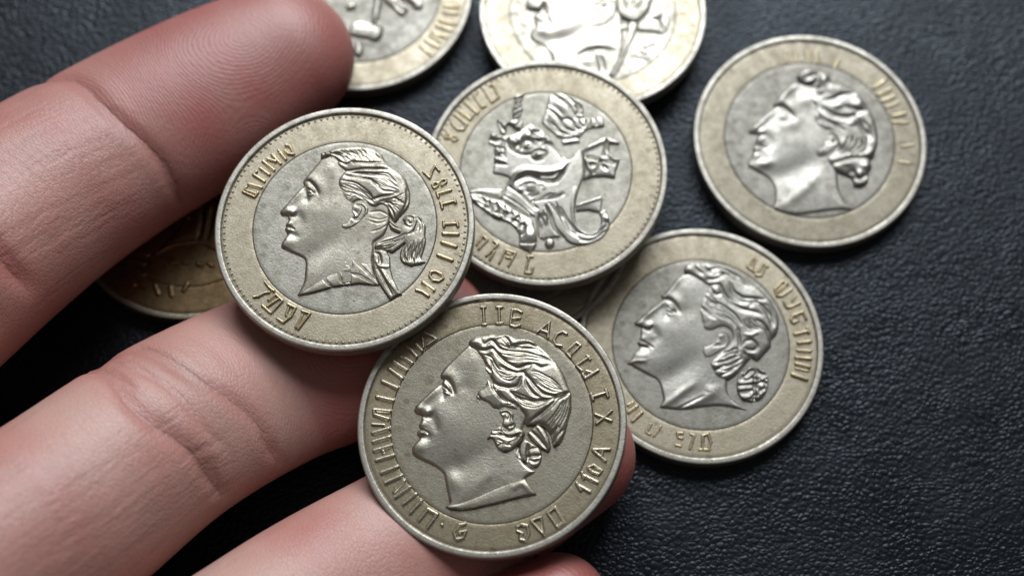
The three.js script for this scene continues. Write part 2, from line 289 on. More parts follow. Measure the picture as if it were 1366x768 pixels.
// ---------------------------------------------------------------- what is struck on each coin: outlines, ridges and grooves, in hundredths of a millimetre from its centre
const ART = {
  F: {
    parts: [
      ['portrait', `outline: -276 756 -317 703 -386 610 -447 523 -458 488 -452 453 -498 395 -567 306 -636 221 -675 178 -682 149 -655 115 -605 104 -591 70 -596 55 -613 22 -617 -5 -621 -34 -603 -62 -596 -95 -622 -146 -647 -197 -642 -236 -598 -262 -536 -294 -468 -327 -412 -359 -392 -410 -390 -512 -394 -600 -426 -688 -452 -757 -334 -739 -216 -702 -98 -667 32 -649 175 -633 379 -656 327 -515 305 -387 313 -272 316 -183 410 -106 466 50 463 170 478 486 348 726 99 808 -25 822 -148 810
shape -0.08 0.40 0.5 0.2 4.2
line 0.75 0.14: -431 530 -369 510 -305 463 -253 383
line 0.22 -0.22: -447 477 -393 497 -335 437 -288 357
line 0.3 -0.14: -427 437 -411 358 -405 292
blob 0.42 0.32 -40 0.2: -369 387
line 0.1 0.1: -402 437 -359 417 -320 371
line 0.09 -0.14: -394 397 -363 391 -328 357
line 0.1 0.08: -398 351 -367 338 -337 351
blob 0.3 0.3 0 -0.14: -405 292
line 0.5 0.16: -486 398 -555 306 -623 201
blob 0.55 0.38 10 0.26: -584 162
blob 0.28 0.3 0 0.16: -540 142
line 0.13 -0.2: -630 110 -581 109 -527 109 -508 148
line 0.5 -0.1: -504 148 -458 70 -479 2
blob 0.45 0.28 20 0.16: -579 22
line 0.11 -0.24: -622 -5 -569 -10 -519 -39
blob 0.4 0.26 20 0.18: -579 -49
line 0.35 -0.12: -595 -88 -546 -95 -497 -114
blob 0.8 0.7 20 0.2: -596 -178
blob 2.0 1.7 30 0.16: -196 199
blob 1.3 1.2 0 -0.12: -275 331
blob 1.6 1.2 20 0.1: -227 622
line 1.3 -0.16: -412 -365 -270 -315 -130 -213 -14 -91
line 0.7 0.08: -373 -663 -285 -512 -207 -372 -79 -258
line 0.5 -0.08: 280 170 404 92 429 76
line 0.1 -0.06: 257 144 366 157 465 104 / 246 92 357 66 441 89 / 248 51 346 24 430 50 / 288 -66 372 -41 443 11`, null],
      ['hair', `outline: -282 824 -272 746 -196 767 -140 753 -93 662 -41 603 -82 542 -95 462 -56 356 -22 277 22 237 83 228 131 254 198 256 252 207 319 194 376 222 438 189 471 104 527 39 574 104 633 169 666 234 672 352 651 445 625 511 561 591 461 669 404 726 358 807 257 875 133 902 -28 897 -127 886 -200 850
shape 0.05 0.74 0.75 0.4 2.6
flow 17 0.11 -0.13: -235 823 -123 782 -8 688 / 263 872 341 780 398 706
line 0.16 -0.2: -140 753 -7 681 53 704 226 693 405 702
line 0.13 -0.2: -67 621 20 605 167 623 315 622 438 619
blob 0.5 0.35 0 0.22: 351 653
flow 7 0.11 -0.13: 9 588 131 594 291 586 451 579 566 432 / -64 568 11 528 171 507 295 460 395 393 543 366
line 0.15 -0.2: 146 511 245 507 320 447 396 380 543 364
flow 6 0.11 -0.13: -75 515 61 488 136 461 237 381 313 288 / -71 422 42 356 92 329 191 276 303 210
line 0.14 -0.22: 277 275 361 308 458 327 543 353
flow 5 0.1 -0.1: 338 275 435 294 544 327 628 392 / 400 235 474 222 538 91
line 0.13 -0.16: 424 255 487 169 533 45 / 508 300 570 261 607 234
flow 5 0.1 -0.12: -77 435 -9 395 115 355 / -16 270 46 240 107 263
line 0.13 -0.18: 609 169 643 274 634 392
blob 0.5 0.4 -30 0.12: 575 538
blob 0.6 0.5 0 0.14: -235 810
line 0.14 -0.18: -261 837 -240 797 -257 750 / -211 837 -185 803 -196 769`, 'portrait'],
      ['ear', `outline: -35 -6 -22 -32 21 -43 81 -28 152 23 210 90 247 138 245 197 199 247 143 260 83 237 61 185 64 106 6 28 -26 16
shape -0.08 0.74 0.28 0.08 1
line 0.17 -0.3: 114 224 176 204 190 151 138 67 77 77
blob 0.35 0.5 -40 -0.2: 99 132
line 0.12 0.12: 74 158 112 106 78 41`, 'portrait'],
      ['ponytail', `outline: 456 76 515 36 577 -9 610 23 599 75 635 120 695 127 744 126 793 96 821 31 844 -4 843 -108 850 -185 823 -300 805 -364 852 -400 792 -430 744 -436 703 -448 660 -430 612 -409 580 -350 590 -261 628 -203 583 -242 530 -284 501 -301 476 -289 391 -255 318 -247 326 -195 411 -131 495 -106 567 -87 518 -67 466 -22
shape -0.08 0.5 0.3 0.2 1.2
line 0.12 -0.2: 710 16 674 -19 628 3 612 55 647 98 702 81 710 29 676 16 661 49
flow 4 0.1 -0.16: 732 126 812 48 833 -82 / 702 94 740 22 688 -81 592 -119
flow 6 0.1 -0.2: 633 -203 603 -287 596 -363 648 -421 / 847 -146 823 -287 798 -421
line 0.14 0.12: 673 -223 646 -325 678 -427 / 739 -197 712 -313 744 -421
flow 3 0.1 -0.16: 332 -211 436 -151 568 -113 663 -55 / 342 -244 476 -273 606 -177 665 -126
line 0.1 -0.16: 467 37 517 -16 590 -42 / 462 4 505 -41 554 -61`, 'hair'],
      ['collar', `corners: -455 -759 -372 -691 -279 -628 -198 -573 -116 -525 -40 -494 -17 -456 4 -386 80 -323 141 -342 93 -351 155 -393 258 -419 305 -502 382 -656 175 -634 33 -652 33 -651 -98 -669 -216 -707 -334 -741
shape -0.08 0.46 0.2 0.12 0.8
line 0.11 -0.25: -193 -563 -160 -616 -98 -669 / -45 -498 -18 -589 30 -646 / 100 -529 182 -552 209 -571 355 -641
line 0.1 -0.2: 112 -380 243 -502 373 -647
flow 6 0.08 -0.16: 13 -386 81 -342 147 -348 / 36 -444 96 -444 50 -475
flow 5 0.08 -0.18: -27 -488 6 -589 35 -645 / 86 -488 101 -564 92 -640
blob 0.6 0.5 0 0.12: 82 -386`, 'portrait'],
      ['strap', `corners: 303 -311 329 -270 391 -260 452 -283 483 -350 490 -452 520 -566 586 -705 621 -749 561 -768 497 -814 429 -719 379 -641 338 -565 305 -438
shape -0.08 0.55 0.25 0.1 0.8
line 0.16 -0.24: 320 -298 369 -324 384 -413 360 -426
line 0.14 0.18: 347 -400 385 -451 469 -458
line 0.16 0.14: 398 -477 461 -591 560 -724
line 0.1 -0.18: 362 -477 425 -591 513 -755
line 0.12 0.14 0: 489 -299 485 -375 490 -439`, 'portrait'],
    ],
    letters: [
      ['-1079 389 -953 330 -925 380/-1079 389 -1051 438/-1044 405 -950 369', 0.15],
      ['-1023 474 -890 435', 0.2],
      ['-983 585 -864 506/-983 585 -954 615', 0.18],
      ['-916 657 -817 583', 0.18],
      ['-890 735 -769 634', 0.18],
      ['-801 813 -703 706/-850 763 -756 734', 0.17],
      ['-732 858 -652 756', 0.18],
      ['-658 921 -616 910 -570 814 -627 820 -670 860', 0.16],
      ['806 606 874 534 896 614 927 679 970 616', 0.15],
      ['899 457 922 419 960 446 965 479 929 483 902 459/968 481 1000 514 1043 518 1047 484 1001 452', 0.14],
      ['957 354 1095 396/949 376 968 316', 0.16],
      ['1004 237 1143 275/994 261 1010 193/1136 293 1148 256', 0.17],
      ['1026 16 1172 26/1026 45 1031 -13/1161 47 1176 -10', 0.16],
      ['1029 -89 1173 -95', 0.24],
      ['1020 -186 1153 -231', 0.24],
      ['978 -324 1119 -380', 0.22],
      ['904 -505 894 -551 926 -595 988 -607 1032 -577 1014 -531 953 -498 904 -505', 0.15],
      ['830 -623 936 -704', 0.24],
      ['760 -701 812 -715 884 -766', 0.17],
      ['-792 -608 -745 -667 -693 -707/-898 -767 -851 -763 -789 -725 -738 -717', 0.14],
      ['-673 -743 -601 -811 -713 -942 -805 -859/-673 -743 -745 -801/-757 -872 -650 -795', 0.15],
      ['-544 -847 -466 -887 -505 -976 -581 -1040 -643 -1001/-537 -893 -558 -959', 0.16],
      ['-397 -919 -315 -948 -427 -1110/-391 -968 -452 -1094', 0.15],
    ],
  },
  H: {
    parts: [
      ['portrait', `outline: -229 809 -283 761 -377 671 -460 587 -512 515 -517 479 -495 441 -516 405 -587 352 -680 264 -756 193 -771 161 -778 131 -740 97 -708 75 -709 21 -728 -15 -717 -53 -740 -75 -742 -112 -720 -150 -755 -194 -784 -237 -790 -286 -767 -326 -693 -372 -589 -422 -515 -473 -471 -522 -447 -617 -424 -719 -411 -802 -444 -833 -393 -863 -292 -873 -163 -861 41 -824 255 -770 448 -733 399 -658 349 -599 353 -568 443 -507 400 -477 328 -411 270 -263 358 15 551 223 553 525 318 776 32 833 -44 823 -163 789
shape -0.08 0.42 0.5 0.22 4.6
line 0.7 0.16: -488 515 -422 488 -362 402 -336 304
line 0.25 -0.22: -499 448 -445 440 -403 378 -372 293
blob 0.4 0.3 -45 0.22: -444 355
line 0.1 0.12: -474 404 -432 373 -396 305
line 0.1 -0.16: -480 374 -438 337 -396 291
line 0.1 0.1: -479 319 -449 300 -413 288
line 0.3 -0.16: -498 405 -485 320 -484 247
line 0.45 0.16: -551 345 -644 263 -726 180
blob 0.5 0.4 10 0.24: -719 149
blob 0.35 0.42 -20 0.28: -641 113
line 0.14 -0.22: -732 94 -673 66 -613 61 -592 101
line 0.45 -0.12: -592 94 -568 18 -544 -72
blob 0.45 0.4 40 0.16: -686 -16
line 0.11 -0.26: -732 -53 -684 -69 -625 -103
blob 0.4 0.28 25 0.2: -687 -98
line 0.35 -0.14: -720 -145 -668 -146 -610 -130
blob 0.75 0.7 20 0.24: -718 -239
blob 2.0 1.8 0 0.16: -465 16
blob 1.5 1.2 20 0.12: -257 631
blob 0.9 0.8 0 -0.12: -278 351
line 1.2 -0.2: -478 -493 -355 -459 -225 -417 -66 -259
blob 0.6 1.0 20 0.14: -368 -575
line 0.6 0.08: -221 -765 -121 -623 -21 -537`, null],
      ['hair', `outline: -232 813 -218 853 -164 888 -69 904 6 917 80 909 175 900 247 865 354 849 437 825 475 784 555 720 625 645 695 546 741 447 775 350 804 277 805 169 805 117 772 6 741 -119 687 -228 620 -259 592 -138 525 -62 452 -46 351 -37 336 45 285 106 205 115 132 132 81 108 -8 131 -96 157 -111 160 -149 197 -159 251 -138 317 -94 353 -56 394 -51 479 -71 541 -76 602 -109 664 -157 733 -199 763
shape 0.1 0.86 0.85 0.4 2.6
line 0.2 -0.26: -116 875 -68 799 8 834 92 745 199 718 354 699 519 648 625 584
line 0.2 -0.26: 122 887 181 823 199 773 283 783 390 786 496 732
flow 3 0.11 -0.13: 8 871 104 770 235 735 377 719 531 666 / 128 843 199 767 318 770 472 741 602 646
line 0.2 -0.28: -187 771 -67 731 21 747 93 659 164 596 270 538 365 566 436 577 506 538 589 560
flow 4 0.11 -0.13: 57 734 176 700 354 683 531 635 636 559 / 104 634 199 601 318 604 436 601 554 586
line 0.2 -0.28: 93 561 188 510 282 493 341 506 400 553
flow 4 0.1 -0.13: -115 714 4 674 69 562 199 497 / -85 639 5 575 34 501 117 414 223 387 318 482
line 0.18 -0.26: 329 494 400 407 470 321 540 259 668 242 773 273
line 0.18 -0.22: 341 469 364 360 434 262 516 224
flow 5 0.11 -0.1: 377 517 494 502 623 426 739 302 / 423 407 517 308 622 269 727 279
line 0.2 -0.28: -37 503 46 380 164 340 270 356 329 482
line 0.18 -0.26: 164 328 258 242 410 196 621 215 773 272
flow 4 0.11 -0.14: 199 327 317 276 457 225 598 228 / 235 218 340 120 468 117 597 174
line 0.2 -0.3: 773 270 668 214 603 144 475 42 358 -29
flow 4 0.1 -0.13: 715 231 667 136 591 55 518 -33 / 796 205 780 80 705 -125 632 -241
line 0.14 -0.2: 677 -66 618 -123 604 -153 / 720 -96 661 -168 617 -241
flow 5 0.1 -0.16: -141 299 -88 238 7 187 12 127 / -146 203 -63 153 -96 167 7 139
flow 4 0.1 -0.15: -13 345 58 246 141 148 / 82 342 141 244 235 170 154 154
line 0.16 -0.22: -42 479 6 393 34 331 82 342 / -54 577 5 514 -2 478
flow 3 0.11 -0.14: 223 206 305 145 285 114 344 60 / 124 230 212 168 315 76 343 -14
blob 0.6 0.5 0 0.16: -164 832
blob 0.5 0.35 30 -0.18: -2 680
line 0.16 0.14: 32 858 152 892 223 865 / 259 839 366 837 461 785`, 'portrait'],
      ['ear', `outline: 81 96 132 125 190 116 234 70 230 18 256 -27 241 -64 190 -92 147 -62 110 -39 117 21
shape -0.06 1.06 0.3 0.06 1
line 0.16 -0.3: 110 80 161 87 190 49 176 4
blob 0.3 0.35 0 -0.26: 132 43
line 0.12 -0.22: 176 -62 220 -49 241 -27`, 'portrait'],
      ['hair_lock', `outline: -20 -184 -42 -169 -6 -118 5 -88 81 -46 132 -54 183 -92 249 -64 329 -95 336 -147 278 -241 198 -306 133 -319 67 -281 31 -214 9 -177
shape -0.08 1.0 0.35 0.3 1.4
flow 5 0.1 -0.2: 16 -89 96 -76 154 -129 227 -145 314 -110 / 38 -200 96 -245 183 -247 285 -175
line 0.12 -0.2: 1 -143 96 -139 183 -162 270 -149 / 60 -259 140 -231 198 -247 / 110 -54 132 -99 169 -114`, 'hair'],
      ['leaf', `outline: 365 -118 416 -68 471 -36 532 -80 575 -159 597 -270 570 -316 502 -280 430 -208 379 -155
shape -0.08 0.72 0.3 0.16 1
line 0.16 -0.2: 387 -96 459 -164 545 -269 573 -306
line 0.18 0.12: 460 -54 517 -136 574 -240`, 'hair'],
      ['curl', `outline: 230 -347 267 -263 328 -181 394 -207 473 -264 508 -327 498 -414 460 -465 400 -464 349 -420 299 -404 248 -374
shape -0.08 0.48 0.3 0.16 1
line 0.16 -0.34: 372 -236 364 -324 371 -411
line 0.14 -0.3: 364 -360 429 -354 494 -348
line 0.12 -0.2: 285 -249 277 -307 292 -359 / 386 -295 429 -274 473 -282 / 386 -390 429 -412 472 -399`, 'hair'],
      ['collar', `corners: -448 -836 -401 -820 -307 -807 -178 -760 -104 -733 40 -669 184 -614 345 -573 370 -614 453 -733 327 -751 184 -786 41 -821 -103 -850 -148 -864 -292 -876 -393 -866
shape -0.08 0.52 0.22 0.1 0.8
line 0.3 0.1: 212 -669 313 -627 399 -701`, 'portrait'],
    ],
    letters: [
      ['-85 1202 -74 1020/-107 1206 -65 1205/-90 1018 -56 1019', 0.15],
      ['78 1201 81 1030/53 1203 106 1200/53 1028 112 1028', 0.15],
      ['213 1167 194 1008/213 1169 269 1163 310 1138/224 1076 293 1079/194 1005 244 987 290 1001', 0.15],
      ['465 922 590 1024 575 860/510 941 569 917', 0.16],
      ['766 895 727 920 668 895 635 834 657 783 711 771', 0.16],
      ['864 803 754 708 804 646/864 803 904 769 818 686', 0.15],
      ['989 646 860 561 913 506/969 660 1000 622', 0.16],
      ['1074 505 946 427 922 470/957 502 1005 486', 0.19],
      ['1015 233 1160 278/1002 264 1022 203/1151 298 1169 233', 0.18],
      ['1041 56 1122 20 1196 -13/1052 -37 1122 20 1199 86', 0.18],
      ['1014 -297 1173 -298/1011 -305 1129 -411/1107 -304 1091 -373', 0.17],
      ['957 -474 1015 -450 1094 -509 1064 -541 997 -515 957 -474', 0.15],
      ['908 -549 1047 -622/900 -526 915 -576', 0.2],
      ['858 -646 971 -713/847 -630 884 -696', 0.2],
      ['263 -1045 306 -1018 359 -1033/263 -1083 314 -1107 289 -1142/359 -1042 376 -1108 341 -1177 293 -1166', 0.17],
      ['396 -987 522 -1124 494 -953 396 -987', 0.15],
      ['562 -916 631 -861 715 -1000 651 -1049 562 -916', 0.16],
      ['-681 954 -564 878 -658 815/-697 793 -708 897', 0.16],
      ['-779 837 -707 760', 0.16],
      ['-858 808 -763 700', 0.17],
      ['-875 679 -807 631/-926 706 -875 679', 0.19],
      ['-1000 650 -865 559', 0.22],
      ['-1041 576 -908 473', 0.22],
      ['-1109 447 -955 372', 0.23],
      ['-1160 286 -995 243', 0.22],
      ['-1188 153 -1024 133/-1181 103 -1038 54/-1188 153 -1181 103', 0.2],
      ['-1200 5 -1074 -4', 0.14],
      ['-1186 -86 -1035 -45', 0.24],
      ['-1183 -176 -1022 -130', 0.22],
      ['-1169 -266 -1003 -220/-1094 -254 -1077 -276', 0.23],
      ['-1144 -363 -978 -318', 0.22],
      ['-1089 -490 -933 -432', 0.22],
      ['-1045 -589 -897 -528', 0.23],
      ['-961 -676 -861 -576', 0.2],
      ['-945 -733 -805 -641', 0.22],
      ['-862 -802 -742 -709', 0.22],
      ['-792 -890 -687 -778', 0.22],
      ['-703 -965 -617 -856 -526 -911 -620 -1039', 0.21],
      ['-476 -1012 -471 -1014', 0.16],
      ['-250 -1008 -306 -1014 -358 -1086 -331 -1155 -264 -1140 -241 -1075 -305 -1090', 0.17],
    ],
  },
  D: {
    parts: [
      ['portrait', `outline: -174 801 -235 752 -303 669 -372 586 -421 552 -407 507 -468 449 -574 367 -668 286 -726 245 -719 207 -670 191 -662 157 -667 83 -675 43 -702 12 -692 -25 -678 -51 -731 -111 -778 -185 -820 -226 -786 -247 -711 -294 -610 -353 -516 -406 -474 -463 -452 -554 -442 -646 -479 -719 -382 -740 -281 -751 -129 -736 85 -710 176 -708 302 -725 427 -751 468 -747 362 -669 273 -562 281 -391 392 -233 739 204 633 614 381 780 56 808 17 822 -75 822
shape -0.08 0.42 0.5 0.28 4.6
line 0.75 0.2: -399 552 -309 531 -246 463 -211 381
line 0.4 0.14: -208 766 -277 669 -359 573
line 0.28 -0.26: -394 504 -323 497 -267 436 -225 354
blob 0.42 0.32 -40 0.22: -320 395
line 0.1 0.12: -344 456 -299 429 -263 367
line 0.1 -0.16: -358 415 -308 381 -270 347
line 0.1 0.1: -361 354 -323 320 -284 327
line 0.35 -0.16: -390 449 -373 367 -370 286
line 0.4 0.22: -421 477 -548 367 -668 265
blob 0.5 0.36 20 0.2: -656 231
blob 0.42 0.36 20 0.28: -573 204
line 0.14 -0.26: -696 191 -632 171 -568 148 -526 191
line 0.5 -0.14: -529 177 -481 69 -535 2
blob 0.4 0.3 20 0.12: -649 56
line 0.14 0.22: -689 9 -644 -4 -593 -22
line 0.11 -0.26: -695 32 -643 22 -580 -11 -534 -51
line 0.14 -0.14: -690 -25 -639 -41 -575 -51
line 0.35 -0.14: -678 -51 -640 -71 -588 -65
blob 0.7 0.6 0 0.24: -681 -152
line 0.2 0.14: -811 -227 -747 -205 -618 -205
line 0.16 0.14: -785 -191 -731 -118 -678 -71
blob 2.0 1.7 0 0.16: -323 150
blob 1.6 1.2 20 0.1: -70 642
blob 1.0 0.8 0 -0.12: -159 381
line 1.2 -0.2: -510 -410 -369 -384 -212 -291 -53 -158
line 0.4 0.14: -463 -698 -340 -633 -196 -528 -91 -449
line 0.5 0.16: -255 -724 -75 -659 92 -567 70 -539 173 -520
line 0.14 -0.12: -294 -740 -177 -685 4 -594`, null],
      ['hair', `outline: -155 842 -123 912 -30 943 74 936 101 939 192 922 322 898 424 849 511 752 553 697 651 653 735 573 819 449 871 313 871 204 843 110 780 40 769 -33 714 -99 612 -195 549 -169 496 -213 455 -262 373 -352 270 -414 154 -381 105 -299 83 -226 167 -133 260 -66 333 48 321 129 261 167 193 153 141 129 76 126 20 167 14 230 2 259 -4 422 50 545 107 648 56 672 -13 742 88 666 -13 745 -102 801
shape 0.1 0.84 0.8 0.4 2.6
line 0.24 -0.3: 107 655 225 666 279 559 352 463 465 388 592 354 675 324
line 0.22 -0.28: 351 690 391 586 485 518 601 507 724 497
flow 4 0.12 -0.15: 270 655 316 518 416 449 545 436 625 470 / 336 655 408 545 522 490 678 477 763 381
line 0.22 -0.26: 544 408 619 470 700 422 759 327 803 191
flow 3 0.12 -0.15: 596 422 673 408 733 313 775 164 / 730 490 803 408 847 272 825 137
line 0.2 -0.26: 613 259 688 218 735 137 768 43
flow 4 0.12 -0.15: 150 877 270 898 385 849 509 724 / 156 724 264 780 378 711 519 669 660 614
line 0.2 -0.26: 109 835 242 877 345 835 445 752 / 104 731 210 745 291 794 367 752
line 0.22 -0.26: -58 919 -8 849 55 801 / 48 926 97 849 160 801
flow 5 0.12 -0.18: 119 628 197 490 311 422 409 313 479 177 / 6 436 73 340 200 286 339 218 422 83
line 0.16 -0.22: 57 545 131 470 220 436 / 12 422 98 327 174 279
blob 0.5 0.5 0 0.16: 197 614
line 0.14 -0.2: 139 628 174 559 240 559
flow 3 0.12 -0.16: 432 259 503 150 605 123 / 564 313 638 245 696 137
line 0.16 0.18: 487 96 551 83 631 123
flow 4 0.11 -0.22: 206 -106 300 -33 378 -19 414 -73 / 130 -352 257 -365 362 -325 443 -246
line 0.14 -0.24: 104 -239 214 -213 344 -166 412 -99 / 132 -319 250 -266 380 -213 440 -179 / 200 -372 298 -325 391 -259
line 0.18 -0.24: 460 -39 489 14 560 24 611 -33 580 -86 503 -79 460 -39
line 0.16 -0.22: 463 -113 512 -153 550 -166 / 407 156 419 34 414 -73
blob 0.45 0.4 0 0.2: 148 -253`, 'portrait'],
      ['ear', `outline: 5 -99 27 -42 89 -17 148 18 178 95 219 153 284 149 332 88 324 8 253 -73 167 -129 101 -166 37 -166
shape -0.08 0.82 0.35 0.1 1
line 0.17 -0.34: 198 108 256 115 282 61 244 -6 146 -33
blob 0.4 0.5 20 -0.22: 220 48
line 0.12 0.14: 210 88 220 34`, 'portrait'],
      ['bun', `outline: 370 -470 395 -365 466 -292 557 -267 645 -286 704 -365 715 -457 682 -562 612 -634 521 -658 434 -637 380 -569
shape -0.08 0.5 0.3 0.05 1.6
line 0.2 -0.3 0: 597 -279 570 -405 551 -634
line 0.17 0.34 0: 470 -405 512 -381 566 -325 549 -288 504 -296 449 -358
line 0.17 0.34 0: 396 -452 482 -449 550 -431
line 0.17 0.32 0: 387 -523 466 -512 532 -512
line 0.2 0.3 0: 429 -615 492 -608 542 -562
line 0.17 0.34 0: 613 -286 637 -315 693 -339
line 0.18 0.34 0: 591 -381 651 -399 706 -381
line 0.16 0.32 0: 582 -438 643 -420 700 -431
blob 0.42 0.36 0 0.4: 639 -490
line 0.16 0.32 0: 573 -529 609 -578 661 -549
line 0.16 0.26 0: 568 -615 614 -601
line 0.16 0.2 0: 373 -470 395 -365 466 -292 557 -267 645 -286 704 -365 715 -457 682 -562 612 -634 521 -658 434 -637 380 -569 373 -470`, 'portrait'],
    ],
    letters: [
      ['639 1010 561 899 638 839/665 992 614 862', 0.15, 0.13],
      ['791 897 744 934 684 839/765 888 719 792 654 798', 0.15, 0.13],
      ['949 726 856 633 873 556 927 553 1041 631/949 726 1003 689/892 599 979 685', 0.16, 0.15],
      ['1073 542 1043 496/944 485 973 420 1027 425 1119 471', 0.17, 0.15],
      ['1034 321 1009 280 1032 237 1086 264/1034 321 1151 369 1180 284/1085 307 1090 267', 0.17, 0.16],
      ['1043 108 1190 145/1186 172 1201 125', 0.19, 0.17],
      ['1074 8 1207 24', 0.2, 0.17],
      ['1062 -77 1203 -86', 0.17, 0.17],
      ['1037 -157 1197 -173', 0.2, 0.17],
      ['1039 -230 1171 -266', 0.24, 0.17],
      ['1029 -283 1155 -312', 0.16, 0.1],
      ['988 -352 1135 -405', 0.26, 0.17],
      ['-822 -696 -771 -664', 0.2, 0.13],
      ['-816 -772 -727 -707', 0.24, 0.14],
      ['-777 -872 -677 -777', 0.22, 0.14],
      ['-633 -996 -578 -910/-633 -996 -592 -1017', 0.16, 0.08],
      ['-551 -1038 -474 -931', 0.16, 0.06],
      ['-243 -1006 -292 -998 -294 -1049 -248 -1062/-319 -1134 -272 -1147', 0.17, 0.09],
      ['-169 -1177 -115 -1028 -151 -1017', 0.17, 0.07],
      ['-33 -1182 -26 -1033 32 -1012 59 -1102 25 -1177/-65 -1185 40 -1185', 0.18, 0.1],
    ],
  },
  A: {
    parts: [
      ['portrait', `outline: -119 724 -208 663 -297 571 -371 480 -405 439 -390 389 -492 298 -607 193 -700 118 -712 73 -656 43 -617 28 -634 -31 -665 -106 -675 -120 -669 -168 -700 -239 -740 -312 -729 -356 -655 -403 -565 -462 -498 -520 -457 -605 -449 -692 -462 -793 -483 -868 -405 -911 -301 -939 -182 -948 -21 -926 138 -901 280 -888 430 -878 360 -807 320 -721 300 -634 298 -488 284 -327 436 -106 540 328 421 556 156 678 163 663 -26 709
shape -0.08 0.42 0.55 0.3 4.6
line 0.6 0.3: -151 693 -254 586 -337 480
line 0.7 0.2: -358 464 -263 449 -186 374 -152 283
line 0.35 -0.3: -376 404 -294 404 -217 328 -167 253
blob 0.45 0.32 -30 0.24: -296 268
line 0.4 0.26: -405 374 -535 253 -665 133
blob 0.55 0.34 20 0.22: -638 133
blob 0.36 0.34 20 0.24: -552 80
line 0.2 -0.3: -696 65 -629 43 -534 51
line 0.5 -0.16: -505 73 -458 -46 -491 -135
blob 0.4 0.34 0 0.24: -578 -17
line 0.14 -0.26: -664 -83 -596 -91 -524 -120
blob 0.42 0.28 20 0.2: -619 -128
blob 0.4 0.5 -30 0.2: -645 -224
blob 0.9 0.5 10 0.32: -549 -320
blob 1.4 0.8 20 0.24: -213 178
blob 2.0 1.7 0 0.14: -213 -17
line 1.3 -0.24: -500 -503 -323 -459 -157 -386 12 -283
line 0.6 0.12: -347 -836 -206 -721 -63 -590 54 -444
blob 1.0 0.8 0 0.2: -42 480
line 0.2 -0.2: 295 -444 291 -576 317 -677`, null],
      ['hair', `outline: -103 793 -72 850 15 906 111 896 205 862 210 855 283 816 314 727 406 712 498 663 602 586 686 449 757 283 789 133 784 -31 768 -106 723 -231 679 -276 692 -356 641 -437 631 -546 543 -609 464 -593 457 -517 407 -476 316 -433 240 -378 175 -253 300 -120 297 13 269 88 181 95 91 163 52 283 78 404 20 510 155 556 95 579 135 660 -3 650 -67 724
shape 0.1 0.84 0.8 0.4 2.4
blob 0.9 0.6 20 0.4: 11 847
blob 0.8 0.55 60 0.4: 210 762
line 0.3 -0.36: -68 709 12 670 126 724 147 816 63 801
blob 0.5 0.35 0 0.24: 44 724
blob 1.0 0.7 -20 0.3: 345 640
line 0.3 -0.34: 174 374 304 283 466 260 594 321
line 0.26 -0.3: 182 480 293 495 435 556 573 571
blob 0.55 0.36 20 0.3: 348 411
line 0.28 -0.34: 450 404 556 358 664 343
line 0.28 -0.3: 535 268 618 118 666 43
blob 0.5 0.4 0 0.24: 589 434
flow 4 0.16 -0.22: 92 374 165 253 298 208 458 163 / 93 193 213 163 315 73 346 -46
flow 3 0.18 -0.26: 490 223 587 73 655 -76 / 631 283 739 103 750 -76
blob 0.4 0.26 20 0.26: 501 185
flow 4 0.16 -0.3: 381 43 344 -76 239 -209 / 717 13 691 -135 547 -239
blob 0.3 0.55 -40 0.28: 358 -76
blob 0.32 0.7 -45 0.3: 435 -120
blob 0.32 0.7 -45 0.3: 499 -165
blob 0.36 0.7 -45 0.32: 659 -194
line 0.22 -0.34: 243 -327 368 -283 505 -253 667 -261
blob 0.6 0.32 0 0.26: 405 -327
blob 0.5 0.4 0 0.3: 611 -356
blob 0.32 0.36 0 0.3: 536 -452
blob 0.55 0.28 0 0.28: 547 -561
line 0.2 -0.34: 466 -400 498 -503 537 -517 623 -459
blob 0.5 0.3 20 -0.2: 437 -430`, 'portrait'],
      ['ear', `outline: 48 -194 69 -138 125 -113 158 -31 176 28 243 103 329 73 343 -2 301 -106 201 -209 129 -242 75 -234
shape -0.08 0.84 0.4 0.12 1
line 0.2 -0.34: 196 28 265 43 293 -31 250 -61
blob 0.4 0.5 0 -0.26: 200 -17
blob 0.4 0.34 0 0.2: 115 -157`, 'portrait'],
    ],
    letters: [
      ['808 662 936 760', 0.24, 0.14],
      ['846 570 994 651', 0.22, 0.13],
      ['875 489 1030 550', 0.22, 0.13],
      ['932 408 1074 469', 0.2, 0.11],
      ['995 297 1137 327', 0.24, 0.15],
      ['987 217 1159 213', 0.2, 0.1],
      ['1067 -92 1190 -72', 0.18, 0.09],
      ['1013 -289 1132 -303', 0.18, 0.09],
      ['-195 1123 -200 990', 0.2, 0.07],
      ['-85 1141 -87 990', 0.2, 0.06],
      ['56 1141 53 990', 0.2, 0.06],
      ['157 1141 146 983', 0.2, 0.07],
      ['414 1027 359 929', 0.2, 0.07],
    ],
  },
  E: {
    parts: [
